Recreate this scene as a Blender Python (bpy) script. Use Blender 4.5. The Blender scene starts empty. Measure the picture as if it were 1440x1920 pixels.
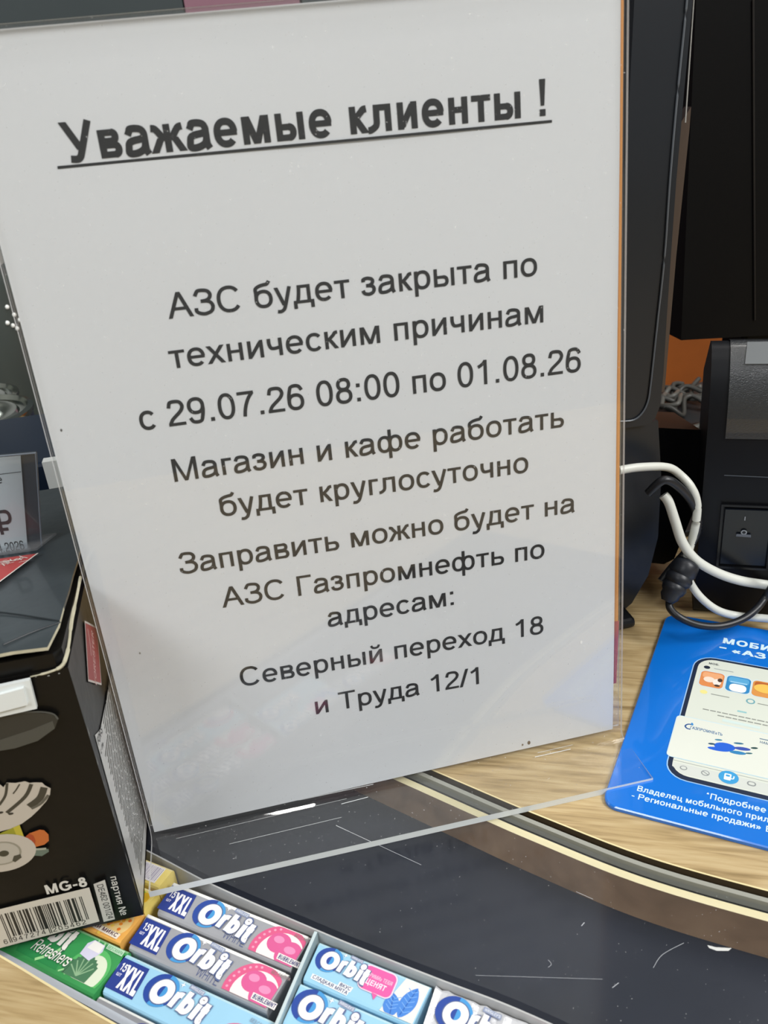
import bpy, bmesh, math, random
from mathutils import Matrix, Vector

random.seed(7)
sc = bpy.context.scene
COL = sc.collection

# ------------------------------------------------------------------ camera
cam = bpy.data.cameras.new('camera')
camo = bpy.data.objects.new('camera', cam)
COL.objects.link(camo)
_r = [[0.9755449, 0.1676074, -0.1421965], [-0.2011575, 0.4200635, -0.8849194], [-0.0885875, 0.8918825, 0.4435063]]
camo.matrix_world = Matrix.Translation([0.065495, -0.292571, 0.279319]) @ Matrix(_r).to_4x4()
cam.sensor_fit = 'HORIZONTAL'
cam.sensor_width = 36.0
cam.lens = 1652.90 / 1440 * 36.0
cam.clip_start = 0.01
cam.dof.use_dof = True
cam.dof.focus_distance = 0.41
cam.dof.aperture_fstop = 30.0
sc.camera = camo

# ------------------------------------------------------------------ world, lights, exposure
world = bpy.data.worlds.new('world')
sc.world = world
world.use_nodes = True
bg = world.node_tree.nodes['Background']
bg.inputs[0].default_value = (0.93, 0.97, 1.0, 1)
bg.inputs[1].default_value = 0.6
sc.view_settings.view_transform = 'Standard'
sc.view_settings.look = 'None'
sc.view_settings.gamma = 1.0
sc.view_settings.use_curve_mapping = False
sc.view_settings.exposure = 0.0


def area(name, loc, target, sx, sy, power, color):
    l = bpy.data.lights.new(name, 'AREA')
    l.shape = 'RECTANGLE'
    l.size, l.size_y = sx, sy
    l.energy = power
    l.color = color
    o = bpy.data.objects.new(name, l)
    COL.objects.link(o)
    o.location = loc
    o.rotation_euler = (Vector(target) - Vector(loc)).to_track_quat('-Z', 'Y').to_euler()
    return o


area('unseen_overhead_light', (1.35, -1.25, 1.55), (0.1, 0, 0.1), 1.0, 0.6, 38, (1.0, 0.995, 0.98))  # added softbox off to the right, lights the upright sign
area('unseen_overhead_light', (-1.3, -1.2, 1.6), (0.1, 0, 0.1), 1.0, 0.5, 24, (0.96, 0.98, 1.0))  # added weaker softbox off to the left, helps light the sign
area('unseen_overhead_light', (0.9, 0.45, 1.8), (0.3, 0.1, 0), 0.3, 0.9, 8, (1.0, 0.97, 0.93))
area('unseen_overhead_light', (1.45, -0.55, 1.84), (0.3, 0.0, 0.1), 0.6, 0.25, 14, (1.0, 1.0, 1.0))  # added to put a highlight on the printer's curved cover
area('foot_glare_light', (-0.02, -0.30, 1.84), (0.05, 0, 0), 0.22, 0.06, 3.5, (1.0, 0.98, 0.95))  # added small lamp that draws glare streaks along the foot's bend

# ------------------------------------------------------------------ materials
def lin(c):
    return tuple((x / 12.92 if x <= 0.04045 else ((x + 0.055) / 1.055) ** 2.4) for x in c)


def hx(s):
    return tuple(int(s[i:i + 2], 16) / 255 for i in (0, 2, 4))


MATS = {}


def mat(name, col='808080', rough=0.5, metal=0.0, spec=0.5, noise=0.0, nscale=60, bump=0.0, bscale=80, coat=0.0, sheen=None):
    if name in MATS:
        return MATS[name]
    m = bpy.data.materials.new(name)
    m.use_nodes = True
    nt = m.node_tree
    b = nt.nodes['Principled BSDF']
    c = lin(hx(col)) + (1,)
    b.inputs['Base Color'].default_value = c
    b.inputs['Roughness'].default_value = rough
    b.inputs['Metallic'].default_value = metal
    b.inputs['Specular IOR Level'].default_value = spec
    b.inputs['Coat Weight'].default_value = coat
    b.inputs['Coat Roughness'].default_value = 0.05
    tc = nt.nodes.new('ShaderNodeTexCoord')
    if noise > 0:
        n = nt.nodes.new('ShaderNodeTexNoise')
        n.inputs['Scale'].default_value = nscale
        n.inputs['Detail'].default_value = 5
        nt.links.new(tc.outputs['Object'], n.inputs['Vector'])
        mx = nt.nodes.new('ShaderNodeMix')
        mx.data_type = 'RGBA'
        mx.inputs['A'].default_value = tuple(x * (1 - noise) for x in c[:3]) + (1,)
        mx.inputs['B'].default_value = tuple(min(1, x * (1 + noise)) for x in c[:3]) + (1,)
        nt.links.new(n.outputs['Fac'], mx.inputs['Factor'])
        nt.links.new(mx.outputs['Result'], b.inputs['Base Color'])
    if bump > 0:
        n = nt.nodes.new('ShaderNodeTexNoise')
        n.inputs['Scale'].default_value = bscale
        n.inputs['Detail'].default_value = 4
        nt.links.new(tc.outputs['Object'], n.inputs['Vector'])
        bp = nt.nodes.new('ShaderNodeBump')
        bp.inputs['Strength'].default_value = 1.0
        bp.inputs['Distance'].default_value = bump
        nt.links.new(n.outputs['Fac'], bp.inputs['Height'])
        nt.links.new(bp.outputs['Normal'], b.inputs['Normal'])
    MATS[name] = m
    return m


def ink(col, rough=0.45, spec=0.5):
    return mat('ink_%s_%d' % (col, int(rough * 100)), col, rough, spec=spec)


def clear_mat(name, tint=(1, 1, 1), rough=0.02, ior=1.49, scratches=0.0, haze=0.0):
    """thin clear plastic or glass: see-through with a Fresnel reflection"""
    m = bpy.data.materials.new(name)
    m.use_nodes = True
    nt = m.node_tree
    nt.nodes.clear()
    out = nt.nodes.new('ShaderNodeOutputMaterial')
    tr = nt.nodes.new('ShaderNodeBsdfTransparent')
    tr.inputs[0].default_value = tint + (1,)
    gl = nt.nodes.new('ShaderNodeBsdfGlossy')
    gl.inputs['Roughness'].default_value = rough
    fr = nt.nodes.new('ShaderNodeFresnel')
    ge = nt.nodes.new('ShaderNodeNewGeometry')
    mi = nt.nodes.new('ShaderNodeMix')          # thin sheet: same Fresnel curve from both sides
    mi.inputs[2].default_value = ior
    mi.inputs[3].default_value = 1.0 / ior
    nt.links.new(ge.outputs['Backfacing'], mi.inputs[0])
    nt.links.new(mi.outputs[0], fr.inputs[0])
    mx = nt.nodes.new('ShaderNodeMixShader')
    nt.links.new(fr.outputs[0], mx.inputs[0])
    nt.links.new(tr.outputs[0], mx.inputs[1])
    nt.links.new(gl.outputs[0], mx.inputs[2])
    last = mx.outputs[0]
    if haze > 0 or scratches > 0:
        df = nt.nodes.new('ShaderNodeBsdfDiffuse')
        df.inputs[0].default_value = (0.8, 0.8, 0.8, 1)
        m2 = nt.nodes.new('ShaderNodeMixShader')
        nt.links.new(last, m2.inputs[1])
        nt.links.new(df.outputs[0], m2.inputs[2])
        m2.inputs[0].default_value = haze
        if scratches > 0:
            tc = nt.nodes.new('ShaderNodeTexCoord')
            n = nt.nodes.new('ShaderNodeTexNoise')
            n.inputs['Scale'].default_value = 900
            n.inputs['Detail'].default_value = 1
            nt.links.new(tc.outputs['Object'], n.inputs['Vector'])
            mr = nt.nodes.new('ShaderNodeMapRange')
            mr.inputs['From Min'].default_value = 0.74
            mr.inputs['From Max'].default_value = 0.80
            mr.inputs['To Min'].default_value = haze
            mr.inputs['To Max'].default_value = scratches
            nt.links.new(n.outputs['Fac'], mr.inputs['Value'])
            nt.links.new(mr.outputs['Result'], m2.inputs[0])
        last = m2.outputs[0]
    nt.links.new(last, out.inputs[0])
    MATS[name] = m
    return m


def wood_mat(name, c1, c2, c3, ang, rough=0.4):
    m = bpy.data.materials.new(name)
    m.use_nodes = True
    nt = m.node_tree
    b = nt.nodes['Principled BSDF']
    b.inputs['Roughness'].default_value = rough
    tc = nt.nodes.new('ShaderNodeTexCoord')
    mp = nt.nodes.new('ShaderNodeMapping')
    mp.inputs['Rotation'].default_value = (0, 0, -ang)
    mp.inputs['Scale'].default_value = (1, 1, 1)
    nt.links.new(tc.outputs['Object'], mp.inputs[0])
    m2 = nt.nodes.new('ShaderNodeMapping')
    m2.inputs['Scale'].default_value = (38, 520, 60)
    nt.links.new(mp.outputs[0], m2.inputs[0])
    n = nt.nodes.new('ShaderNodeTexNoise')
    n.inputs['Scale'].default_value = 1
    n.inputs['Detail'].default_value = 6
    n.inputs['Distortion'].default_value = 0.5
    nt.links.new(m2.outputs[0], n.inputs['Vector'])
    m3 = nt.nodes.new('ShaderNodeMapping')
    m3.inputs['Scale'].default_value = (14, 130, 20)
    nt.links.new(mp.outputs[0], m3.inputs[0])
    n2 = nt.nodes.new('ShaderNodeTexNoise')
    n2.inputs['Scale'].default_value = 1
    n2.inputs['Detail'].default_value = 3
    n2.inputs['Distortion'].default_value = 1.2
    nt.links.new(m3.outputs[0], n2.inputs['Vector'])
    ad = nt.nodes.new('ShaderNodeMath')
    ad.operation = 'ADD'
    nt.links.new(n.outputs['Fac'], ad.inputs[0])
    nt.links.new(n2.outputs['Fac'], ad.inputs[1])
    hf = nt.nodes.new('ShaderNodeMath')
    hf.operation = 'MULTIPLY'
    hf.inputs[1].default_value = 0.5
    nt.links.new(ad.outputs[0], hf.inputs[0])
    cr = nt.nodes.new('ShaderNodeValToRGB')
    e = cr.color_ramp.elements
    e[0].position = 0.34
    e[0].color = lin(hx(c1)) + (1,)
    e[1].position = 0.66
    e[1].color = lin(hx(c3)) + (1,)
    k = e.new(0.48)
    k.color = lin(hx(c2)) + (1,)
    nt.links.new(hf.outputs[0], cr.inputs[0])
    nt.links.new(cr.outputs[0], b.inputs['Base Color'])
    bp = nt.nodes.new('ShaderNodeBump')
    bp.inputs['Distance'].default_value = 0.0002
    bp.inputs['Strength'].default_value = 0.6
    nt.links.new(n.outputs['Fac'], bp.inputs['Height'])
    nt.links.new(bp.outputs['Normal'], b.inputs['Normal'])
    MATS[name] = m
    return m


GRAIN = math.radians(-24)
M_WOOD = wood_mat('oak_laminate', '8f7850', 'b59c70', 'cbb68c', GRAIN)
M_WOODIN = wood_mat('brown_wood_edge', '80654c', '97785c', 'aa8a6b', math.radians(-38.5), 0.55)
M_CLEAR = clear_mat('clear_acrylic', (0.995, 0.998, 0.997), 0.02, 1.49, scratches=0.3, haze=0.008)
M_GLASS = clear_mat('counter_glass', (0.95, 0.97, 1.0), 0.10, 1.62, scratches=0.3, haze=0.008)
M_FILM = clear_mat('tag_plastic', (0.8, 0.82, 0.85), 0.05, 1.45, haze=0.05)
M_EDGE = mat('acrylic_edge', 'd2d6d4', 0.3, spec=0.8)
M_PAPER = mat('notice_paper', 'd7d9dc', 0.7, spec=0.2, noise=0.012, nscale=18, bump=0.0002, bscale=14)
M_BLACKP = mat('black_plastic', '14171c', 0.42, noise=0.1, nscale=40)
M_BLACKG = mat('black_gloss', '0b0c10', 0.22)
M_DARKFLOOR = mat('recess_black', '171d2a', 0.6, noise=0.25, nscale=30)

# ------------------------------------------------------------------ mesh helpers
MW = {}


def place(o, label=None, category=None, group=None, kind=None, parent=None):
    if label:
        o['label'] = label
    if category:
        o['category'] = category
    if group:
        o['group'] = group
    if kind:
        o['kind'] = kind
    return o


def thing(name, label, category, loc=(0, 0, 0), rot=None, group=None):
    o = bpy.data.objects.new(name, None)
    o.empty_display_size = 0.01
    COL.objects.link(o)
    m = Matrix.Translation(loc) @ (rot.to_4x4() if rot is not None else Matrix())
    o.matrix_world = m
    MW[o.name] = m
    return place(o, label, category, group)


class MB:
    """collects polygons in world coordinates and links them as one mesh"""

    def __init__(self):
        self.v, self.f, self.mi, self.mats = [], [], [], []

    def m(self, mt):
        if mt not in self.mats:
            self.mats.append(mt)
        return self.mats.index(mt)

    def poly(self, pts, mt):
        k = len(self.v)
        self.v += [Vector(q) for q in pts]
        self.f.append(tuple(range(k, k + len(pts))))
        self.mi.append(self.m(mt))

    def grid(self, rows, mt, closed=False):
        k = len(self.v)
        n = len(rows[0])
        for r in rows:
            self.v += [Vector(q) for q in r]
        i = self.m(mt)
        for a in range(len(rows) - 1):
            for b in range(n if closed else n - 1):
                c = (b + 1) % n
                self.f.append((k + a * n + b, k + a * n + c, k + (a + 1) * n + c, k + (a + 1) * n + b))
                self.mi.append(i)

    def prism(self, pts, off, mt, mt_side=None, mt_bot=None):
        """polygon extruded by a vector"""
        off = Vector(off)
        top = [Vector(q) for q in pts]
        bot = [q + off for q in top]
        self.poly(top, mt)
        self.poly(bot[::-1], mt_bot or mt)
        n = len(top)
        for i in range(n):
            j = (i + 1) % n
            self.poly([top[j], top[i], bot[i], bot[j]], mt_side or mt)

    def box(self, x0, x1, y0, y1, z0, z1, mt, tf=None, bevel=0.0, seg=2):
        bm = bmesh.new()
        bmesh.ops.create_cube(bm, size=1)
        for q in bm.verts:
            q.co = Vector(((x0 + x1) / 2 + q.co.x * (x1 - x0), (y0 + y1) / 2 + q.co.y * (y1 - y0), (z0 + z1) / 2 + q.co.z * (z1 - z0)))
        if bevel > 0:
            bmesh.ops.bevel(bm, geom=list(bm.edges), offset=bevel, segments=seg, affect='EDGES', profile=0.5)
        self.addbm(bm, mt, tf)

    def addbm(self, bm, mt, tf=None):
        k = len(self.v)
        bm.verts.index_update()
        for q in bm.verts:
            self.v.append((tf @ q.co) if tf else q.co.copy())
        i = self.m(mt)
        for fc in bm.faces:
            self.f.append(tuple(k + q.index for q in fc.verts))
            self.mi.append(i)
        bm.free()

    def tube(self, pts, r, mt, seg=12, smooth_pts=True, caps=True):
        P = spline3(pts, 8) if smooth_pts and len(pts) > 2 else [Vector(q) for q in pts]
        rows = []
        n = len(P)
        up = Vector((0, 0, 1))
        for i in range(n):
            t = (P[min(i + 1, n - 1)] - P[max(i - 1, 0)]).normalized()
            s = t.cross(up)
            if s.length < 0.05:
                s = t.cross(Vector((1, 0, 0)))
            s.normalize()
            w = s.cross(t).normalized()
            rr = r[min(int(i / max(1, n - 1) * (len(r) - 1) + 0.5), len(r) - 1)] if isinstance(r, (list, tuple)) else r
            rows.append([P[i] + (s * math.cos(a) + w * math.sin(a)) * rr for a in [2 * math.pi * k / seg for k in range(seg)]])
        self.grid(rows, mt, closed=True)
        if caps:
            self.poly(rows[0][::-1], mt)
            self.poly(rows[-1], mt)

    def lathe(self, c, prof, mt, seg=40, tf=None):
        rows = []
        for r, z in prof:
            rows.append([(c[0] + r * math.cos(2 * math.pi * k / seg), c[1] + r * math.sin(2 * math.pi * k / seg), c[2] + z) for k in range(seg)])
        if tf:
            rows = [[tf @ Vector(q) for q in r] for r in rows]
        self.grid(rows, mt, closed=True)

    def build(self, name, parent=None, smooth=False, label=None, category=None, group=None, kind=None, recalc=True, auto=None, origin=None):
        me = bpy.data.meshes.new(name)
        if parent is not None:
            base = MW[parent.name]
            inv = base.inverted()
            vs = [inv @ q for q in self.v]
            loc = None
        else:
            xs = [q.x for q in self.v]
            ys = [q.y for q in self.v]
            loc = Vector(origin) if origin else Vector(((min(xs) + max(xs)) / 2, (min(ys) + max(ys)) / 2, min(q.z for q in self.v)))
            vs = [q - loc for q in self.v]
        me.from_pydata([tuple(q) for q in vs], [], self.f)
        for mt in self.mats:
            me.materials.append(mt)
        me.polygons.foreach_set('material_index', self.mi)
        if recalc:
            bm = bmesh.new()
            bm.from_mesh(me)
            if smooth:
                bmesh.ops.remove_doubles(bm, verts=bm.verts, dist=1e-6)
            bmesh.ops.recalc_face_normals(bm, faces=bm.faces)
            bm.to_mesh(me)
            bm.free()
        if smooth:
            me.shade_smooth()
            if auto:
                me.set_sharp_from_angle(angle=math.radians(auto))
        me.update()
        o = bpy.data.objects.new(name, me)
        COL.objects.link(o)
        if parent is not None:
            o.parent = parent
            MW[o.name] = MW[parent.name].copy()
        else:
            o.location = loc
            MW[o.name] = Matrix.Translation(loc)
        return place(o, label, category, group, kind)


def cr1(p0, p1, p2, p3, t):
    return 0.5 * ((2 * p1) + (p2 - p0) * t + (2 * p0 - 5 * p1 + 4 * p2 - p3) * t * t + (3 * p1 - p0 - 3 * p2 + p3) * t ** 3)


def spline3(pts, n):
    P = [Vector(q) for q in pts]
    out = []
    for i in range(len(P) - 1):
        a, b, c, d = P[max(i - 1, 0)], P[i], P[i + 1], P[min(i + 2, len(P) - 1)]
        for k in range(n):
            out.append(cr1(a, b, c, d, k / n))
    out.append(P[-1])
    return out


def spline2(pts, n=6, closed=False):
    P = [Vector((q[0], q[1])) for q in pts]
    m = len(P)
    out = []
    for i in range(m if closed else m - 1):
        if closed:
            a, b, c, d = P[(i - 1) % m], P[i], P[(i + 1) % m], P[(i + 2) % m]
        else:
            a, b, c, d = P[max(i - 1, 0)], P[i], P[i + 1], P[min(i + 2, m - 1)]
        for k in range(n):
            q = cr1(a, b, c, d, k / n)
            out.append((q.x, q.y))
    if not closed:
        out.append(tuple(P[-1]))
    return out


# ------------------------------------------------------------------ stroke lettering (grotesque)
class G:
    def __init__(self, s):
        self.s = s
        self.h = s / 2
        self.b = s * 0.88
        self.q = []

    def V(self, x, y0, y1):
        h = self.h
        self.q.append([(x - h, y0), (x + h, y0), (x + h, y1), (x - h, y1)])

    def H(self, y, x0, x1):
        h = self.b / 2
        self.q.append([(x0, y - h), (x1, y - h), (x1, y + h), (x0, y + h)])

    def D(self, x0, y0, x1, y1, k=1.0):
        L = math.hypot(x1 - x0, y1 - y0)
        d = self.s * k / 2 * L / max(1e-6, abs(y1 - y0))
        self.q.append([(x0 - d, y0), (x0 + d, y0), (x1 + d, y1), (x1 - d, y1)])

    def R(self, pts, closed=False, w=None):
        n = len(pts)
        h = (w or self.s) / 2
        L, Rr = [], []
        for i in range(n):
            a = pts[(i - 1) % n] if closed else pts[max(i - 1, 0)]
            c = pts[(i + 1) % n] if closed else pts[min(i + 1, n - 1)]
            dx, dy = c[0] - a[0], c[1] - a[1]
            d = math.hypot(dx, dy) or 1
            nx, ny = -dy / d * h, dx / d * h
            L.append((pts[i][0] + nx, pts[i][1] + ny))
            Rr.append((pts[i][0] - nx, pts[i][1] - ny))
        for i in range(n if closed else n - 1):
            j = (i + 1) % n
            self.q.append([Rr[i], Rr[j], L[j], L[i]])

    def S(self, pts, w=None):
        self.R(spline2(pts, 6), w=w)

    def A(self, x0, x1, y0, y1, a0=0, a1=360, n=2.25):
        h = self.h
        hb = self.b / 2
        cx, cy = (x0 + x1) / 2, (y0 + y1) / 2
        rx, ry = (x1 - x0) / 2 - h, (y1 - y0) / 2 - hb
        closed = (a1 - a0) >= 360
        N = max(4, int(abs(a1 - a0) / 360 * 32))
        pts = []
        for i in range(N if closed else N + 1):
            t = math.radians(a0 + (a1 - a0) * i / N)
            c, s = math.cos(t), math.sin(t)
            pts.append((cx + rx * math.copysign(abs(c) ** (2 / n), c), cy + ry * math.copysign(abs(s) ** (2 / n), s)))
        self.R(pts, closed)

    def bowl(self, x0, x1, y0, y1, right=True):
        """D shape with flat side at x0"""
        r = min((y1 - y0) / 2, (x1 - x0) * 0.62)
        xc = x1 - r
        self.H(y1 - self.b / 2, x0, xc + 2)
        self.H(y0 + self.b / 2, x0, xc + 2)
        self.A(xc - r, x1, y0, y1, -90, 90)


def glyph(ch, s):
    g = G(s)
    h, b = g.h, g.b / 2
    X, C = 519, 716
    adv = 556
    L = 66 + h
    low = {'a': 'а', 'e': 'е', 'o': 'о', 'c': 'с', 'p': 'р', 'x': 'х', 'y': 'у', 'Y': 'У', 'A': 'А', 'B': 'В', 'C': 'С', 'E': 'Е', 'H': 'Н', 'K': 'К', 'M': 'М', 'O': 'О', 'P': 'Р', 'T': 'Т', 'X': 'Х'}
    ch = low.get(ch, ch)
    if ch == ' ':
        adv = 278
    elif ch in '.':
        g.q.append([(139 - h * 1.1, 0), (139 + h * 1.1, 0), (139 + h * 1.1, s * 1.1), (139 - h * 1.1, s * 1.1)])
        adv = 278
    elif ch == ':':
        for y in (0, X - s * 1.1):
            g.q.append([(139 - h * 1.1, y), (139 + h * 1.1, y), (139 + h * 1.1, y + s * 1.1), (139 - h * 1.1, y + s * 1.1)])
        adv = 278
    elif ch == '!':
        g.q.append([(150 - h * .6, 200), (150 + h * .6, 200), (150 + h * 1.05, C), (150 - h * 1.05, C)])
        g.q.append([(150 - h, 0), (150 + h, 0), (150 + h, s), (150 - h, s)])
        adv = 300
    elif ch == '-':
        g.H(260, 32, 300)
        adv = 333
    elif ch == '*':
        for a in (90, 210, 330):
            t = math.radians(a)
            g.R([(190, 590), (190 + 120 * math.cos(t), 590 + 120 * math.sin(t))], w=s * .7)
            g.R([(190, 590), (190 - 90 * math.cos(t), 590 - 90 * math.sin(t))], w=s * .7)
        adv = 389
    elif ch == '/':
        g.D(30, -10, 248, 726)
        adv = 278
    elif ch in '«»':
        for k in (0, 1):
            x = 60 + k * 190
            if ch == '«':
                g.R([(x + 190, 440), (x + 30, 260), (x + 190, 80)])
            else:
                g.R([(x, 440), (x + 160, 260), (x, 80)])
        adv = 556
    elif ch == '₽':
        g.V(160 + h, 0, C)
        g.bowl(160 + h, 640, 290, C)
        g.H(150, 40, 450)
        g.H(290 + b, 40, 200)
        adv = 660
    elif ch == '№':
        g.V(60 + h, 0, C)
        g.V(560 - h, 0, C)
        g.D(80 + h, C, 540 - h, 0)
        g.A(640, 960, 260, 620)
        g.H(120, 640, 960)
        adv = 1010
    # digits
    elif ch == '0':
        g.A(42, 514, -10, 726)
    elif ch == '1':
        g.V(330, 0, C)
        g.S([(330, C - 20), (270, 620), (185, 560), (110, 525)])
    elif ch == '2':
        g.S([(48 + h, 510), (75 + h, 620), (160, 668), (280, 680), (400, 655), (462, 560), (450, 470), (380, 375), (250, 265), (150, 175), (85, 60)])
        g.H(b, 35, 505)
    elif ch == '3':
        g.S([(55 + h, 545), (100 + h, 640), (180, 680), (270, 685), (380, 655), (432, 560), (410, 460), (330, 405), (220, 385)])
        g.S([(220, 385), (350, 372), (440, 300), (465, 205), (420, 90), (320, 38), (250, 32), (140, 60), (85, 120), (50 + h, 195)])
    elif ch == '4':
        g.V(375, 0, C)
        g.H(210, 25, 520)
        g.D(70, 230, 360, C - 30)
    elif ch == '5':
        g.H(C - b - 8, 120, 485)
        g.D(95 + h * .4, 360, 140 + h * .4, C - 10)
        g.S([(75 + h, 350), (160, 420), (270, 440), (390, 395), (465, 290), (455, 160), (390, 70), (270, 33), (150, 60), (95, 120), (45 + h, 190)])
    elif ch == '6':
        g.A(42, 514, -10, 465)
        g.S([(42 + h, 230), (45 + h, 380), (80 + h, 550), (170, 655), (290, 685), (400, 655), (470, 545)])
    elif ch == '7':
        g.H(C - b - 8, 48, 505)
        g.S([(480, 670), (350, 500), (260, 300), (215, 120), (200, 0)])
    elif ch == '8':
        g.A(75, 481, 355, 726)
        g.A(42, 514, -10, 420)
    elif ch == '9':
        g.A(42, 514, 255, 726)
        g.S([(514 - h, 490), (510 - h, 340), (470 - h, 160), (380, 60), (265, 30), (150, 60), (85, 165)])
    # lower case cyrillic
    elif ch == 'а':
        g.S([(50 + h, 375), (90 + h, 450), (170, 482), (270, 490), (380, 465), (430, 400), (436, 300), (436, 140), (446, 70), (480, 0)])
        g.S([(436, 310), (340, 288), (220, 272), (130, 235), (36 + h, 145), (100, 50), (200, 32), (310, 55), (400, 110), (436, 200)])
    elif ch == 'б':
        g.A(42, 532, -10, 500)
        g.S([(42 + h, 240), (50 + h, 400), (100, 540), (200, 610), (330, 640), (420, 655), (480, 735)])
        adv = 573
    elif ch == 'в':
        g.V(L, 0, X)
        g.bowl(L, 468, 248, X)
        g.bowl(L, 500, 0, 290)
        adv = 531
    elif ch == 'г':
        g.V(L, 0, X)
        g.H(X - b, L, 350)
        adv = 365
    elif ch == 'д':
        g.H(b, 12, 572)
        g.V(12 + h * .95, -146, 20)
        g.V(572 - h * .95, -146, 20)
        g.H(X - b, 140, 490)
        g.V(490 - h, 0, X)
        g.S([(150 + h * .7, X), (150 + h * .5, 350), (130 + h * .4, 170), (70 + h, 30)])
        adv = 583
    elif ch == 'е':
        g.A(38, 518, -10, 529, 2, 318)
        g.H(262, 60, 505)
    elif ch == 'ж':
        g.V(334, 0, X)
        g.H(272, 190, 480)
        for t in (-1, 1):
            g.S([(334 + t * 310, X - b), (334 + t * 240, X - b * 1.2), (334 + t * 190, 400), (334 + t * 110, 290)])
            g.D(334 + t * 130, 272, 334 + t * 285, 0)
        adv = 669
    elif ch == 'з':
        g.S([(40 + h, 385), (90, 455), (150, 480), (220, 486), (320, 455), (350, 390), (320, 320), (250, 285), (160, 278)])
        g.S([(160, 278), (280, 268), (355, 225), (374, 150), (335, 70), (250, 34), (190, 32), (100, 65), (35 + h * .6, 150)])
        adv = 458
    elif ch in 'ий':
        g.V(L, 0, X)
        g.V(493 - h, 0, X)
        g.D(L + h * .2, 35, 493 - s * .6, X - 35)
        if ch == 'й':
            g.S([(150, 700), (190, 615), (280, 590), (370, 615), (410, 700)], w=s * .8)
        adv = 559
    elif ch == 'к':
        g.V(L, 0, X)
        g.H(272, L, 210)
        g.S([(430, X - b), (360, X - b * 1.2), (310, 400), (190, 285)])
        g.D(205, 272, 385, 0)
        adv = 438
    elif ch == 'л':
        g.H(X - b, 140, 515)
        g.V(515 - h, 0, X)
        g.S([(140 + h, X), (135 + h, 300), (120 + h, 130), (75, 50), (8, 42)])
        adv = 583
    elif ch == 'м':
        g.V(L, 0, X)
        g.V(622 - h, 0, X)
        g.D(L + h * .4, X, 344, 0)
        g.D(622 - s * .7, X, 344, 0)
        adv = 688
    elif ch == 'н':
        g.V(L, 0, X)
        g.V(486 - h, 0, X)
        g.H(278, L, 486 - h)
        adv = 552
    elif ch == 'о':
        g.A(36, 520, -10, 529)
    elif ch == 'п':
        g.V(L, 0, X)
        g.V(476 - h, 0, X)
        g.H(X - b, L, 476 - h)
        adv = 542
    elif ch == 'р':
        g.V(L, -207, X)
        g.A(66, 520, -10, 529)
    elif ch == 'с':
        g.A(36, 500, -10, 529, 38, 322)
        adv = 500
    elif ch == 'т':
        g.H(X - b, 18, 440)
        g.V(229, 0, X)
        adv = 458
    elif ch == 'у':
        g.D(16 + h, X, 252, 0)
        g.S([(484 - h, X), (252 + h * .4, -30), (200, -140), (130, -168), (52, -158)])
        adv = 500
    elif ch == 'ф':
        g.V(411, -207, C)
        g.A(36, 411 + h, -10, 529)
        g.A(411 - h, 786, -10, 529)
        adv = 823
    elif ch == 'х':
        g.D(14 + h, 0, 484 - h, X)
        g.D(14 + h, X, 484 - h, 0)
        adv = 500
    elif ch == 'ц':
        g.V(L, 0, X)
        g.V(476 - h, 0, X)
        g.H(b, L, 560)
        g.V(560 - h * .9, -146, 20)
        adv = 573
    elif ch == 'ч':
        g.V(456 - h, 0, X)
        g.S([(52 + h, X), (52 + h, 370), (80 + h, 270), (180, 225), (300, 228), (440, 262)])
        adv = 521
    elif ch == 'ш':
        for x in (L, 401, 736 - h):
            g.V(x, 0, X)
        g.H(b, L, 736 - h)
        adv = 802
    elif ch == 'ь' or ch == 'ы':
        g.V(L, 0, X)
        g.bowl(L, 486, 0, 318)
        adv = 521
        if ch == 'ы':
            g.V(653 - h, 0, X)
            adv = 719
    elif ch == 'я':
        g.V(476 - h, 0, X)
        g.A(40, 420, 215, X, 90, 270)
        g.H(X - b, 220, 476 - h)
        g.H(215 + b, 220, 476 - h)
        g.D(40 + h, 0, 260, 240)
        adv = 542
    # capitals
    elif ch == 'А':
        g.D(0 + h * 1.05, 0, 334, C)
        g.D(667 - h * 1.05, 0, 334, C)
        g.H(255, 130, 540)
        adv = 667
    elif ch == 'Б':
        g.V(74 + h, 0, C)
        g.H(C - b, 74, 580)
        g.bowl(74 + h, 620, 0, 420)
        adv = 656
    elif ch == 'В':
        g.V(74 + h, 0, C)
        g.bowl(74 + h, 590, 345, C)
        g.bowl(74 + h, 622, 0, 400)
        adv = 667
    elif ch == 'Г':
        g.V(74 + h, 0, C)
        g.H(C - b, 74, 520)
        adv = 542
    elif ch == 'Д':
        g.H(b, 10, 670)
        g.V(10 + h, -160, 20)
        g.V(670 - h, -160, 20)
        g.H(C - b, 170, 580)
        g.V(580 - h, 0, C)
        g.S([(170 + h, C), (165 + h, 400), (130 + h, 180), (70 + h, 30)])
        adv = 678
    elif ch == 'Е':
        g.V(79 + h, 0, C)
        for y, x in ((b, 615), (C / 2 + 10, 585), (C - b, 605)):
            g.H(y, 79, x)
        adv = 667
    elif ch == 'З':
        g.S([(45 + h, 540), (100 + h, 640), (190, 680), (295, 685), (430, 655), (495, 560), (465, 455), (370, 400), (230, 385)])
        g.S([(230, 385), (390, 375), (490, 320), (530, 210), (480, 90), (360, 38), (270, 30), (160, 60), (90, 120), (40 + h, 210)])
        adv = 604
    elif ch in 'ИЙ':
        g.V(76 + h, 0, C)
        g.V(643 - h, 0, C)
        g.D(76 + s * .6, 30, 643 - s * .6, C - 30)
        adv = 719
    elif ch == 'К':
        g.V(79 + h, 0, C)
        g.D(79 + s, 270, 600 - h, C)
        g.D(300, 400, 650 - h, 0)
        adv = 667
    elif ch == 'Л':
        g.H(C - b, 150, 580)
        g.V(580 - h, 0, C)
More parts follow.
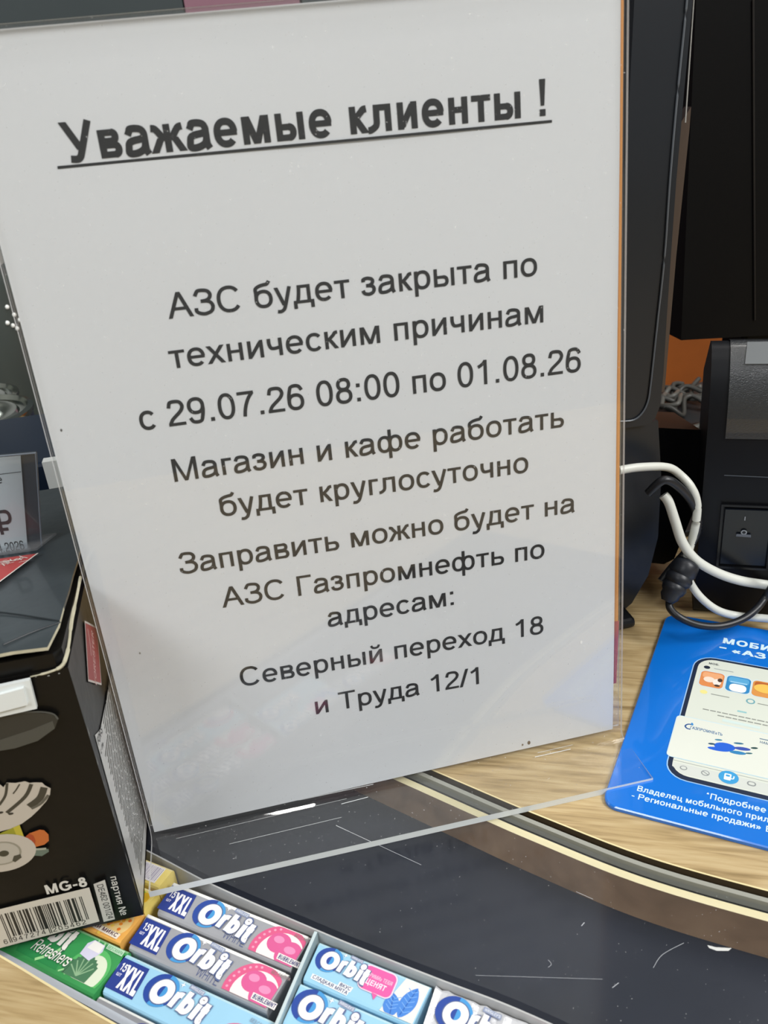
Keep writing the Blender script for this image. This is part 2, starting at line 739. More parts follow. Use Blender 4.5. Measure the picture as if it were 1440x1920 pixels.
        g.S([(150 + h, C), (145 + h, 400), (130 + h, 160), (80, 55), (10, 42)])
        adv = 656
    elif ch == 'М':
        g.V(74 + h, 0, C)
        g.V(759 - h, 0, C)
        g.D(74 + s * .7, C, 416, 0, .85)
        g.D(759 - s * .7, C, 416, 0, .85)
        adv = 833
    elif ch == 'Н':
        g.V(79 + h, 0, C)
        g.V(643 - h, 0, C)
        g.H(380, 79, 643)
        adv = 722
    elif ch == 'О':
        g.A(48, 730, -12, 728)
        adv = 778
    elif ch == 'П':
        g.V(79 + h, 0, C)
        g.V(640 - h, 0, C)
        g.H(C - b, 79, 640)
        adv = 719
    elif ch == 'Р':
        g.V(77 + h, 0, C)
        g.bowl(77 + h, 625, 300, C)
        adv = 667
    elif ch == 'С':
        g.A(50, 700, -12, 728, 36, 324)
        adv = 722
    elif ch == 'Т':
        g.H(C - b, 22, 590)
        g.V(306, 0, C)
        adv = 611
    elif ch == 'У':
        g.D(5 + h, C, 340, 200)
        g.S([(630 - h, C), (350, 180), (290, 60), (220, 32), (110, 45)])
        adv = 635
    elif ch == 'Х':
        g.D(15 + h, 0, 652 - h, C)
        g.D(15 + h, C, 652 - h, 0)
        adv = 667
    elif ch == 'Ц':
        g.V(79 + h, 0, C)
        g.V(630 - h, 0, C)
        g.H(b, 79, 720)
        g.V(720 - h, -160, 20)
        adv = 740
    elif ch == 'Ь':
        g.V(79 + h, 0, C)
        g.bowl(79 + h, 620, 0, 430)
        adv = 656
    elif ch == 'Я':
        g.V(640 - h, 0, C)
        g.A(50, 560, 300, C, 90, 270)
        g.H(C - b, 300, 640)
        g.H(300 + b, 300, 640)
        g.D(40 + h, 0, 330, 320)
        adv = 722
    # latin
    elif ch == 'D':
        g.V(82 + h, 0, C)
        g.bowl(82 + h, 675, 0, C)
        adv = 722
    elif ch == 'F':
        g.V(82 + h, 0, C)
        g.H(C - b, 82, 565)
        g.H(360, 82, 510)
        adv = 611
    elif ch == 'G':
        g.A(45, 715, -12, 728, 40, 330)
        g.H(330, 400, 710)
        g.V(710 - h, 90, 345)
        adv = 778
    elif ch == 'I':
        g.V(139, 0, C)
        adv = 278
    elif ch == 'L':
        g.V(73 + h, 0, C)
        g.H(b, 73, 520)
        adv = 556
    elif ch == 'N':
        g.V(76 + h, 0, C)
        g.V(646 - h, 0, C)
        g.D(76 + s * .6, C, 646 - s * .6, 0)
        adv = 722
    elif ch == 'R':
        g.V(79 + h, 0, C)
        g.bowl(79 + h, 640, 320, C)
        g.D(380, 330, 640 - h, 0)
        adv = 722
    elif ch == 'S':
        g.S([(595, 540), (550, 640), (440, 685), (310, 685), (180, 650), (115, 540), (170, 435), (330, 385), (480, 345), (580, 265), (575, 120), (460, 45), (320, 30), (180, 55), (95, 130), (60 + h, 240)])
        adv = 667
    elif ch == 'U':
        g.V(79 + h, 240, C)
        g.V(643 - h, 240, C)
        g.A(79, 643, -12, 500, 180, 360)
        adv = 722
    elif ch == 'W':
        g.D(20 + h, C, 240, 0, .85)
        g.D(240, 0, 472, C, .85)
        g.D(472, C, 704, 0, .85)
        g.D(704, 0, 924 - h, C, .85)
        adv = 944
    elif ch == 'r':
        g.V(L, 0, X)
        g.S([(L, 330), (L + 40, 440), (L + 110, 480), (345, 480)])
        adv = 345
    elif ch == 'b':
        g.V(L, 0, C)
        g.A(66, 520, -10, 529)
    elif ch == 'i':
        g.V(111, 0, X)
        g.A(111 - s * .65, 111 + s * .65, C - s * .9, C + s * .4)
        adv = 222
    elif ch == 't':
        g.V(140, 90, 660)
        g.H(X - b, 20, 265)
        g.S([(140, 120), (160, 50), (210, 35), (270, 45)])
        adv = 285
    elif ch == 'f':
        g.V(130, 0, 600)
        g.H(X - b, 15, 270)
        g.S([(130, 560), (150, 660), (200, 690), (280, 685)])
        adv = 278
    elif ch == 's':
        g.S([(445, 385), (400, 465), (250, 488), (110, 450), (85, 370), (150, 300), (270, 270), (400, 235), (430, 150), (380, 60), (250, 30), (110, 60), (45 + h * .5, 160)])
        adv = 500
    elif ch == 'h':
        g.V(L, 0, C)
        g.A(66, 490, -300, 529, 0, 180)
        g.V(490 - h, 0, 130)
        adv = 556
    elif ch == "'":
        g.V(90, 500, C)
        adv = 180
    else:
        g.A(60, 480, 0, 500)
    return adv, g.q


def text_polys(s, weight=92, track=0.0):
    x = 0
    out = []
    for ch in s:
        adv, q = glyph(ch, weight)
        for pl in q:
            out.append([(a + x, c) for a, c in pl])
        x += adv + track
    return x - track, out


class Print:
    """flat print on a surface: polygons in mm in the surface's own frame"""

    def __init__(self, frame, step=0.00004):
        self.fr = frame
        self.step = step
        self.mb = MB()

    def pt(self, q, layer):
        if callable(self.fr):
            return self.fr(q[0], q[1], layer * self.step * 1000)
        return self.fr @ Vector((q[0] * 0.001, q[1] * 0.001, layer * self.step))

    def poly(self, pts, col, layer=1, rough=0.45):
        self.n = (getattr(self, 'n', 0) + 1) % 60
        self.mb.poly([self.pt(q, layer + self.n * 0.012) for q in pts], ink(col, rough) if isinstance(col, str) else col)

    def text(self, s, p0, p1, cap, col, layer=2, weight=92, skew=0.0, rough=0.45, dy=0.0, track=0.0, xsc=None):
        """baseline from p0 to p1 (mm), cap height in mm"""
        w, pl = text_polys(s, weight, track)
        d = Vector((p1[0] - p0[0], p1[1] - p0[1]))
        L = d.length
        u = d / L
        v = Vector((-u.y, u.x))
        sx = L / w if xsc is None else xsc
        sy = cap / 716
        for q in pl:
            pts = []
            for a, c in q:
                X = a * sx + skew * c * sy
                Y = c * sy + dy
                pts.append((p0[0] + u.x * X + v.x * Y, p0[1] + u.y * X + v.y * Y))
            self.poly(pts, col, layer, rough)

    def line(self, a, b, w, col, layer=1, rough=0.45):
        d = Vector((b[0] - a[0], b[1] - a[1]))
        n = Vector((-d.y, d.x)).normalized() * w / 2
        self.poly([(a[0] - n.x, a[1] - n.y), (b[0] - n.x, b[1] - n.y), (b[0] + n.x, b[1] + n.y), (a[0] + n.x, a[1] + n.y)], col, layer, rough)

    def strip(self, pts, w, col, layer=1, rough=0.45, closed=False):
        g = G(w)
        g.R(spline2(pts, 5, closed), closed, w)
        for q in g.q:
            self.poly(q, col, layer, rough)

    def disc(self, c, rx, ry, col, layer=1, n=28, clip=None, rot=0.0, rough=0.45, a0=0, a1=360):
        pts = []
        for k in range(n + (0 if a1 - a0 >= 360 else 1)):
            t = math.radians(a0 + (a1 - a0) * k / n)
            x, y = rx * math.cos(t), ry * math.sin(t)
            q = [c[0] + x * math.cos(rot) - y * math.sin(rot), c[1] + x * math.sin(rot) + y * math.cos(rot)]
            if clip:
                q[0] = min(max(q[0], clip[0]), clip[1])
                q[1] = min(max(q[1], clip[2]), clip[3])
            pts.append(tuple(q))
        if a1 - a0 < 360 and clip is None:
            pts.append((c[0], c[1]))
        self.poly(pts, col, layer, rough)

    def rrect(self, x0, x1, y0, y1, r, col, layer=1, rough=0.45, sk=0.0):
        pts = []
        for cx, cy, a in ((x1 - r, y1 - r, 0), (x0 + r, y1 - r, 90), (x0 + r, y0 + r, 180), (x1 - r, y0 + r, 270)):
            for k in range(7):
                t = math.radians(a + 15 * k)
                pts.append((cx + r * math.cos(t), cy + r * math.sin(t)))
        pts = [(x + sk * (y - y0), y) for x, y in pts]
        self.poly(pts, col, layer, rough)

    def build(self, name, parent, label=None):
        return self.mb.build(name, parent, recalc=False, label=label)


def fitpoly(pts):
    return [(q[0], q[1]) for q in pts]


# ------------------------------------------------------------------ frames
A0 = math.radians(-38.5)
PF = Matrix.Rotation(A0, 4, 'Z')                     # the display recess runs along this axis


def pk(u, v, z=0.0):
    """a point of the display recess frame (mm, mm, m)"""
    q = PF @ Vector((u * 0.001, v * 0.001, 0))
    return (q.x, q.y, z)


# ================================================================== ROOM
def room():
    wallm = mat('wall_paint', 'b9bcb8', 0.8, noise=0.05, nscale=3)
    b = MB(); b.box(-2.2, 2.4, -2.6, 2.0, -1.0, -0.95, mat('floor_tiles', '6f706e', 0.35, noise=0.1, nscale=4)); b.build('floor', kind='structure')
    b = MB(); b.box(-2.2, 2.4, -2.6, 2.0, 1.9, 1.95, mat('ceiling_panels', '8d8e8c', 0.9)); b.build('ceiling', kind='structure')
    b = MB(); b.box(-2.25, -2.2, -2.6, 2.0, -0.95, 1.9, wallm); b.build('wall_left', kind='structure')
    b = MB(); b.box(2.4, 2.45, -2.6, 2.0, -0.95, 1.9, wallm); b.build('wall_right', kind='structure')
    b = MB(); b.box(-2.2, 2.4, -2.65, -2.6, -0.95, 1.9, wallm); b.build('wall_front', kind='structure')
    b = MB(); b.box(-2.2, 2.4, 1.0, 1.05, -0.95, 1.9, mat('back_wall_dark', '2f3839', 0.6, noise=0.15, nscale=6)); wb = b.build('wall_back', kind='structure')
    b = MB(); b.box(0.672, 2.38, 0.985, 1.0, -0.93, 0.02, mat('orange_in_shade', '8f4c18', 0.5, noise=0.35, nscale=9)); b.build('wall_panel', wb, label='lower orange wall panel with shade put into its brown-orange colour')  # darker orange paints the dim light on the lower wall
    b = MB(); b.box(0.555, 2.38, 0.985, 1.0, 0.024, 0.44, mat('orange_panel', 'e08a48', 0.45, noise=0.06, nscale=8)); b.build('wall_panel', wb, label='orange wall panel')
    b = MB(); b.box(0.555, 2.38, 0.985, 1.0, 0.444, 1.88, mat('dark_panel', '343d3f', 0.5, noise=0.2, nscale=8)); b.build('wall_panel', wb, label='dark grey-green wall panel')  # unseen upper stretch, kept dark so the glass mirrors less orange
    b = MB(); b.box(0.085, 0.228, 0.985, 1.0, -0.93, 1.88, mat('mauve_panel', '8a6270', 0.5, noise=0.06, nscale=8)); b.build('wall_panel', wb, label='mauve wall panel')
    b = MB(); b.box(0.231, 0.552, 0.985, 1.0, -0.93, 1.88, mat('dark_panel', '343d3f', 0.5, noise=0.2, nscale=8)); b.build('wall_panel', wb, label='dark grey-green wall panel')
    b = MB(); b.box(-2.18, 0.083, 0.985, 1.0, -0.93, 1.88, mat('dark_panel', '343d3f', 0.5, noise=0.2, nscale=8)); b.build('wall_panel', wb, label='dark grey-green wall panel')


room()


# ================================================================== COUNTER
RIGHT = [(-75, 86), (0, 83), (40, 78.5), (85, 71.6), (120, 66.0), (147, 62.0), (190, 57.4), (235, 58.2), (290, 62), (345, 70)]
LEFT = [(345, -79), (290, -77), (200, -75), (120, -72.5), (44, -70.7), (13, -69.3), (-16, -67.8), (-75, -66)]
TRAY_BACK = spline2([(-75, -0.5), (-2.7, -5.2), (38, -9), (86.5, -10.6), (111, -10.9), (138.4, -10.8), (161.5, -10.4), (185, -11.5), (215, -14), (250, -18), (345, -30)], 5)
right_s = spline2(RIGHT, 6)
left_s = spline2(LEFT, 4)


def offset(pts, d):
    out = []
    n = len(pts)
    for i in range(n):
        a, c = pts[max(i - 1, 0)], pts[min(i + 1, n - 1)]
        dx, dy = c[0] - a[0], c[1] - a[1]
        L = math.hypot(dx, dy)
        out.append((pts[i][0] - dy / L * d, pts[i][1] + dx / L * d))
    return out


def counter():
    hole = offset(right_s, 8.6) + left_s
    cu = bpy.data.curves.new('c', 'CURVE')
    cu.dimensions = '2D'
    cu.fill_mode = 'BOTH'
    cu.extrude = 0.015
    outer = [(-1.2, -0.55, 0), (1.5, -0.55, 0), (1.5, 0.41, 0), (-1.2, 0.41, 0)]
    for loop in (outer, [pk(u, v) for u, v in hole]):
        sp = cu.splines.new('POLY')
        sp.points.add(len(loop) - 1)
        for i, q in enumerate(loop):
            sp.points[i].co = (q[0], q[1], 0, 1)
        sp.use_cyclic_u = True
    o = bpy.data.objects.new('c', cu)
    COL.objects.link(o)
    dg = bpy.context.evaluated_depsgraph_get()
    me = bpy.data.meshes.new_from_object(o.evaluated_get(dg))
    bpy.data.objects.remove(o)
    me.transform(Matrix.Translation((0, 0, -0.015)))
    me.materials.clear()
    me.materials.append(M_WOOD)
    me.materials.append(mat('laminate_edge', '4a3d2a', 0.5))
    for p in me.polygons:
        p.material_index = 0 if abs(p.normal.z) > 0.5 else 1
    th = thing('service_counter', 'pale oak laminate sales counter with glass-topped display recess under the notice', 'counter', (0, 0, -0.95))
    t = bpy.data.objects.new('countertop', me)
    COL.objects.link(t)
    t.parent = th
    t.location = (0, 0, 0.95)
    # light edge banding proud along the groove (thin lip)
    b = MB()
    for pts, d0, d1 in ((right_s, 8.6, 9.3), (left_s, 0.0, 0.7)):
        a, c = offset(pts, d0), offset(pts, d1)
        if pts is left_s:
            c = offset(pts, 0.8)
        b.grid([[pk(u, v, 0.00012) for u, v in a], [pk(u, v, 0.00012) for u, v in c]], mat('edge_banding', 'ead9a6', 0.3, coat=0.5))
    b.build('edge_banding', th, label='pale yellow edge banding')
    # groove with grey gasket between wood and glass
    b = MB()
    a, c = offset(right_s, 0.5), offset(right_s, 8.55)
    b.grid([[pk(u, v, -0.0052) for u, v in a], [pk(u, v, -0.0052) for u, v in c]], mat('groove_black', '100e0a', 0.8))
    b.build('groove', th, label='dark groove')
    b = MB()
    a, c = offset(right_s, 3.9), offset(right_s, 5.9)
    A1, C1 = [pk(u, v, -0.0004) for u, v in a], [pk(u, v, -0.0004) for u, v in c]
    gm = mat('grey_gasket', '98988e', 0.4, spec=0.6)
    b.grid([[pk(u, v, -0.005) for u, v in a], A1, C1, [pk(u, v, -0.005) for u, v in c]], gm)
    b.build('gasket', th, label='grey rubber gasket')
    # ledge that carries the glass
    b = MB()
    a, c = offset(right_s, -1.6), offset(right_s, 1.3)
    lm = mat('ledge_cream', 'efe0b0', 0.4, coat=0.3)
    b.grid([[pk(u, v, -0.0036) for u, v in a], [pk(u, v, -0.0030) for u, v in offset(right_s, 0)], [pk(u, v, -0.0030) for u, v in c], [pk(u, v, -0.006) for u, v in c]], lm)
    b.build('ledge', th, label='cream wooden ledge')
    # recess walls and bottom
    inner = offset(right_s, -1.6)
    loop = inner + left_s
    b = MB()
    b.grid([[pk(u, v, -0.0036) for u, v in loop + loop[:1]], [pk(u, v, -0.0225) for u, v in loop + loop[:1]]], M_WOODIN)
    b.build('recess_wall', th, label='brown wooden wall of the recess')
    b = MB()
    b.poly([pk(u, v, -0.0225) for u, v in loop], M_DARKFLOOR)
    b.build('recess_floor', th, label='black floor of the recess')
    # cabinet below
    b = MB()
    cm = mat('cabinet_front', 'b9b2a4', 0.5)
    b.box(-1.15, 1.45, -0.5, 0.38, -0.95, -0.031, cm)
    b.build('cabinet', th)
    # glass
    gl = offset(right_s, 1.9) + offset(TRAY_BACK, 1.3)[::-1]
    b = MB()
    top = [pk(u, v, -0.0002) for u, v in gl]
    b.poly(top, M_GLASS)
    g = b.build('glass_pane', None, recalc=False, label='clear scratched glass pane set flush in the oak counter under the sign foot', category='glass pane')


counter()

# scratches in the glass
def scratches():
    gp = bpy.data.objects['glass_pane']
    for pts, w in (([(70.2,34.4), (89.1,32.2), (111.9,29.4)], .16), ([(148.9,-6.3), (188.7,9.2)], .10), ([(203.2,20.0), (205.0,26.2), (210.8,33.6)], .14),
                   ([(170.8,40.2), (177.4,39.3)], .16), ([(192.4,7.4), (193.9,10.0)], .22), ([(176.6,26.6), (177.2,28.4)], .3), ([(169.8,9.0), (171.3,7.9), (170.7,6.3)], .14)):
        P = Print(PF @ Matrix.Translation((0, 0, .00002)), .00003)
        P.strip(pts, w, 'b9bcc0', 1)
        P.build('scratch_glare_line', gp)
    P = Print(PF @ Matrix.Translation((0, 0, .00002)), .00003)
    P.poly([(218.2,35.8), (221.0,36.1), (225.9,37.8), (225.1,36.3), (221.5,34.8), (219.0,34.9)], 'cfd0cc', 1)
    P.build('chip', gp, label='pale chip in the glass')


scratches()

# ================================================================== NOTICE HOLDER AND NOTICE
LEAN = math.radians(3.0)
SF = Matrix(((1, 0, 0, 0), (0, math.sin(LEAN), -math.cos(LEAN), 0), (0, math.cos(LEAN), math.sin(LEAN), 0), (0, 0, 0, 1)))


def sg(u, v, w=0.0):
    """sheet frame: u right, v up the sheet, w towards the customer (mm)"""
    return SF @ Vector((u * 0.001, v * 0.001, w * 0.001))


WS, HS = 210.9, 302.2


def holder():
    th = thing('acrylic_sign_holder', 'tall clear acrylic sign holder with bent foot holding the printed notice', 'sign holder', (0.106, 0, 0.0))
    # front sheet with its bend and foot: section in the world y-z plane
    sec = []
    top = sg(0, HS, 1.0)
    r = 0.0055
    # vertical part down to the bend, then arc, then the foot towards the customer
    zc = r + 0.0002
    yv = sg(0, r * 1000, 1.0).y
    ang0 = 0.0
    cen = Vector((0, yv - r, zc))
    outer = [Vector((0, top.y, top.z))]
    n = 8
    for k in range(n + 1):
        t = LEAN * 0 + math.radians(-90 * k / n)
        outer.append(Vector((0, cen.y + r * math.cos(t), cen.z + r * math.sin(t))))
    outer.append(Vector((0, -0.0324, 0.0002)))
    inner = []
    th_ = 0.0016
    for i, q in enumerate(outer):
        a, c = outer[max(i - 1, 0)], outer[min(i + 1, len(outer) - 1)]
        d = (c - a).normalized()
        nrm = Vector((0, d.z, -d.y))
        inner.append(q + nrm * (th_ if i < len(outer) - 1 else 0.0030))
    b = MB()
    x0, x1 = 0.0, WS * 0.001
    for line in (outer, inner):
        b.grid([[(x0, q.y, q.z) for q in line], [(x1, q.y, q.z) for q in line]], M_CLEAR)
    b.poly([(x0, outer[0].y, outer[0].z), (x1, outer[0].y, outer[0].z), (x1, inner[0].y, inner[0].z), (x0, inner[0].y, inner[0].z)], M_EDGE)
    b.poly([(x0, outer[-1].y, outer[-1].z), (x1, outer[-1].y, outer[-1].z), (x1, inner[-1].y, inner[-1].z), (x0, inner[-1].y, inner[-1].z)], M_EDGE)
    eg = clear_mat('acrylic_side_edge', (0.97, 0.98, 0.97), 0.1, 1.4, haze=0.5)
    for x in (x0, x1):
        for i in range(len(outer) - 1):
            b.poly([(x, outer[i].y, outer[i].z), (x, outer[i + 1].y, outer[i + 1].z), (x, inner[i + 1].y, inner[i + 1].z), (x, inner[i].y, inner[i].z)], eg)
    b.build('front_sheet', th, recalc=False)
    # back sheet
    b = MB()
    for w in (-0.9, -1.7):
        b.poly([sg(0, 4.5, w), sg(WS, 4.5, w), sg(WS, HS, w), sg(0, HS, w)], M_CLEAR)
    for u0, v0, u1, v1 in ((0, 4.5, 0, HS), (WS, 4.5, WS, HS), (0, HS, WS, HS), (0, 4.5, WS, 4.5)):
        b.poly([sg(u0, v0, -0.9), sg(u1, v1, -0.9), sg(u1, v1, -1.7), sg(u0, v0, -1.7)], eg)
    b.build('back_sheet', th, recalc=False)


def foot_glare_streaks():  # glare streaks and fine scratches drawn as pale lines on the foot
    th = bpy.data.objects['acrylic_sign_holder']
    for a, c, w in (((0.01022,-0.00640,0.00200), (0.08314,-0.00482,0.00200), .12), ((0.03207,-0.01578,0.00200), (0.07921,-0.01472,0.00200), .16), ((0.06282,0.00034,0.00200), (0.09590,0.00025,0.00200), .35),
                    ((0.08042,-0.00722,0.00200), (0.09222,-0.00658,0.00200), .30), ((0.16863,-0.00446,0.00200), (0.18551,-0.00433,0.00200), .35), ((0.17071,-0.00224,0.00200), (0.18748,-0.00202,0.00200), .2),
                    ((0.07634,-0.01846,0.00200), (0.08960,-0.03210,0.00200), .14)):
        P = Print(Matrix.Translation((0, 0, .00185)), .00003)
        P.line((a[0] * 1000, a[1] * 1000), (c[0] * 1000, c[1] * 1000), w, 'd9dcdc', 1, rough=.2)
        P.build('scratch_glare_line', th)


def notice():
    th = thing('printed_notice', 'white A4 paper notice in large black Cyrillic letters inside the clear holder', 'notice', sg(105, 1, 0))
    b = MB()
    u0, u1 = 1.0, 209.3
    NX, NY = 60, 80
    rows = []

    def wave(u, v):
        a, c = u / 208, v / 300
        return -0.25 + 0.20 * math.sin(a * 5.2 + c * 2) * math.sin(c * 7.0 + a * 3) + 0.12 * math.sin(a * 9 - c * 8)

    def pap(uf, vf):
        u = u0 + (u1 - u0) * uf
        # lower edge sags towards the left, right edge a little inside the holder
        vb = 1.5 + 2.2 * uf
        v = vb + (HS - 1.0 - vb) * vf
        ur = u - 1.6 * uf * (1 - vf) ** 1.5
        return sg(ur, v, wave(ur, v))
    for j in range(NY + 1):
        rows.append([pap(i / NX, j / NY) for i in range(NX + 1)])
    b.grid(rows, M_PAPER)
    b.build('paper', th, smooth=True)
    P = Print(lambda u, v, l: sg(u, v, wave(u, v) + l + 0.08), 0.00004)
    K1, K2 = '17181b', '1a1b1e'
    P.text('Уважаемые клиенты !', (26.5,264.0), (183.9,262.3), 11.2, K1, 1, 134)
    P.line((23.6,262.7), (184.8,260.4), 0.85, K1, 1)
    for s, a, c, cap in (
        ('АЗС будет закрыта по', (48.0,212.5), (178.5,210.4), 8.5),
        ('техническим причинам', (45.2,195.7), (180.7,193.3), 8.5),
        ('с 29.07.26 08:00 по 01.08.26', (30.8,175.7), (194.7,172.8), 9.2),
        ('Магазин и кафе работать', (38.0,154.9), (187.5,151.9), 8.7),
        ('будет круглосуточно', (52.3,138.6), (172.5,135.8), 8.7),
        ('Заправить можно будет на', (33.7,118.2), (191.4,115.2), 8.6),
        ('АЗС Газпромнефть по', (47.0,101.1), (178.0,97.3), 8.6),
        ('адресам:', (85.8,84.1), (139.3,83.4), 8.6),
        ('Северный переход 18', (47.6,64.5), (176.6,61.6), 8.6),
        ('и Труда 12/1', (75.2,44.2), (148.8,42.6), 8.6),
    ):
        P.text(s, a, c, cap, K2, 1, 98)
    P.build('lettering', th, label='black printed lettering')
    # little blemishes on the sheet
    B = Print(lambda u, v, l: sg(u, v, wave(u, v) + l + 0.08), 0.00004)
    for q, r, c in (((5.1,180.1), 0.35, '5a5a58'), ((12.8,88.2), 0.3, '8a8a84'), ((167.7,6.2), 0.7, '6b5a4a'), ((164.7,5.8), 0.4, '7b6a58'), ((193.0,53.5), 0.55, 'f4f4f2')):
        B.mb = MB()
        B.disc(q, r, r * 1.5, c, 1, n=8)
        B.build('speck', th)
    # second sheet behind the notice, seen as a thin orange and red strip along the right edge
    b = MB()
    om, rm = mat('flyer_orange', 'c98a4a', 0.6), mat('flyer_red', 'a0484a', 0.6)
    for v0, v1, m_ in ((60, 295, om), (28, 60, rm)):
        b.poly([sg(20, v0, -0.75), sg(210.2 if v0 > 50 else 209.6, v0, -0.75), sg(210.6, v1, -0.75), sg(20, v1, -0.75)], m_)
    b.build('backing_flyer', None, recalc=False, label='orange and red paper flyer tucked behind the white notice', category='flyer')


holder()
foot_glare_streaks()
notice()


# ================================================================== GUM TRAY
GREYW = mat('tray_plastic', 'bcbcbb', 0.35, noise=0.04, nscale=30, coat=0.2)


def wall_strip(b, pts, z0, z1, t, mt, mt_top):
    a, c = pts, offset(pts, t)
    b.grid([[pk(u, v, z0) for u, v in a], [pk(u, v, z1) for u, v in a]], mt)
    b.grid([[pk(u, v, z0) for u, v in c], [pk(u, v, z1) for u, v in c]], mt)
    b.grid([[pk(u, v, z1) for u, v in a], [pk(u, v, z1) for u, v in c]], mt_top)


def tray():
    th = thing('gum_tray', 'light grey plastic tray with divider holding chewing gum under the counter glass', 'tray', pk(80, -40, -0.0224))
    toplip = mat('tray_lip', 'bcbcba', 0.3, coat=0.3)
    back = [q for q in TRAY_BACK if q[0] < 255]
    b = MB(); wall_strip(b, back, -0.0222, -0.0032, 0.6, GREYW, toplip); b.build('back_wall', th, smooth=False)
    div = [(86.3, -10.9), (90.0, -33.8), (95.5, -66)]
    b = MB(); wall_strip(b, div, -0.0222, -0.0034, 1.2, mat('divider_plastic', '9fb0b4', 0.25, coat=0.4), mat('divider_lip', 'c9d8da', 0.2, coat=0.5)); b.build('divider', th)
    fr = [(-60, -64.6), (-10, -64.9), (60, -66.5), (140, -69), (250, -72)]
    al = mat('aluminium', 'd3dae4', 0.3, metal=0.25, coat=0.5)
    b = MB(); wall_strip(b, fr, -0.0222, -0.0035, -2.6, al, al); b.build('front_wall', th, label='bright metal front rim')
    b = MB()
    fl = [(u, v - 0.1) for u, v in back] + fr[::-1]
    b.poly([pk(u, v, -0.0214) for u, v in fl], mat('tray_floor', '6a6e74', 0.5))
    b.build('tray_floor', th)


tray()

PT, PB = -0.0060, -0.0205          # top and bottom of the packs lying in the tray


def pack(name, label, u0, u1, v0, v1, base, lit_edge, dz=0.0, category='gum pack', group=None, skl=0.0, rough=0.3, wrinkle=0.0, yaw=0.0):
    """one gum pack: rounded wrapped block with folded ends; returns its parts frame"""
    pos = pk(u0, v0, 0)
    fr = Matrix.Translation((pos[0], pos[1], 0)) @ PF @ Matrix.Rotation(math.radians(yaw), 4, 'Z')
    Lx, Ly = (u1 - u0) * 0.001, (v1 - v0) * 0.001
    cxy = fr @ Vector((Lx / 2, Ly / 2, PB + dz))
    th = thing(name, label, category, cxy, None, group)
    bm = bmesh.new()
    n = 18
    bv = 0.0013
    sec = [(0, PB + bv), (bv, PB), (Ly - bv, PB), (Ly, PB + bv), (Ly, PT - bv), (Ly - bv * .3, PT - bv * .3), (Ly - bv, PT), (bv, PT), (bv * .3, PT - bv * .3), (0, PT - bv)]
    rows = []
    for i in range(n + 1):
        x = Lx * i / n
        row = []
        for (y, z) in sec:
            xs = x + skl * 0.001 * (1 - y / Ly) * (1 - i / n)
            jz = wrinkle * 0.001 * math.sin(i * 2.3 + y * 900) * (1 if z > PT - 0.002 else 0)
            jy = wrinkle * 0.0008 * math.sin(i * 3.1 + 1)
            row.append(bm.verts.new((xs, y + jy, z + jz + dz)))
        rows.append(row)
    for i in range(n):
        for k in range(len(sec)):
            l = (k + 1) % len(sec)
            fc = bm.faces.new((rows[i][k], rows[i][l], rows[i + 1][l], rows[i + 1][k]))
            fc.material_index = 1 if k in (4, 5) else 0  # back bevel gets a lighter colour that paints the light it catches
    bm.faces.new(rows[0][::-1])
    bm.faces.new(rows[-1])
    bmesh.ops.recalc_face_normals(bm, faces=bm.faces)
    inv = MW[th.name].inverted() @ fr
    bm.transform(inv)
    me = bpy.data.meshes.new('wrapper')
    bm.to_mesh(me)
    bm.free()
    me.materials.append(base)
    me.materials.append(lit_edge)
    o = bpy.data.objects.new('wrapper', me)
    COL.objects.link(o)
    o.parent = th
    P = Print(fr @ Matrix.Translation((0, 0, PT + dz + 0.00003 + wrinkle * 0.001)), 0.00005)
    return th, P


def orbit_logo(P, x, y, k=1.0, mirror=False, letters=True, last='rbit', slope=-0.07):
    """blue ring disc with a white O, then rounded white letters; x,y is the centre of the O in mm"""
    db, lb, wt, gy = '2b4a9c', '4a9ad6', 'f5f3f4', '5d6c96'
    P.disc((x - 0.8 * k, y + 0.3 * k), 6.6 * k, 6.3 * k, db, 2)
    P.disc((x - 0.8 * k, y + 0.3 * k), 6.6 * k, 6.3 * k, lb, 3, a0=-10, a1=88)
    P.disc((x - 0.8 * k, y + 0.3 * k), 6.6 * k, 6.3 * k, lb, 3, a0=-105, a1=-45)
    P.disc((x, y), 4.9 * k, 5.1 * k, gy, 4)
    P.disc((x, y), 4.5 * k, 4.7 * k, wt, 5)
    P.disc((x, y), 1.75 * k, 2.1 * k, db, 6)
    P.disc((x, y), 1.75 * k, 2.1 * k, lb, 7, a0=-90, a1=90)
    # sparkle
    sx, sy = x + 5.6 * k, y + 5.0 * k
    P.poly([(sx - 1.1 * k, sy), (sx - .25 * k, sy + .25 * k), (sx, sy + 1.2 * k), (sx + .25 * k, sy + .25 * k), (sx + 1.1 * k, sy), (sx + .25 * k, sy - .25 * k), (sx, sy - 1.2 * k), (sx - .25 * k, sy - .25 * k)], wt, 8)
    P.poly([(x + 8 * k, y + 4.9 * k), (x + 14.6 * k, y + 4.3 * k), (x + 14.6 * k, y + 6.1 * k), (x + 8 * k, y + 6.7 * k)], '8d98b4', 2)
    P.text("WRIGLEY'S", (x + 8.4 * k, y + 5.3 * k), (x + 14.3 * k, y + 4.8 * k), 1.0 * k, 'e6e9ee', 3, 130)
    if letters:
        p0 = (x + 4.1 * k, y - 3.8 * k)
        w = {'rbit': 16.2, 'rb': 9.5, 'r': 4.5}[last] * k
        p1 = (p0[0] + w, p0[1] + slope * w)
        P.text(last, p0, p1, 8.4 * k, gy, 9, 245, dy=0.0)
        P.text(last, (p0[0] + .1 * k, p0[1] + .25 * k), (p1[0] - .1 * k, p1[1] + .25 * k), 7.9 * k, wt, 11, 190)


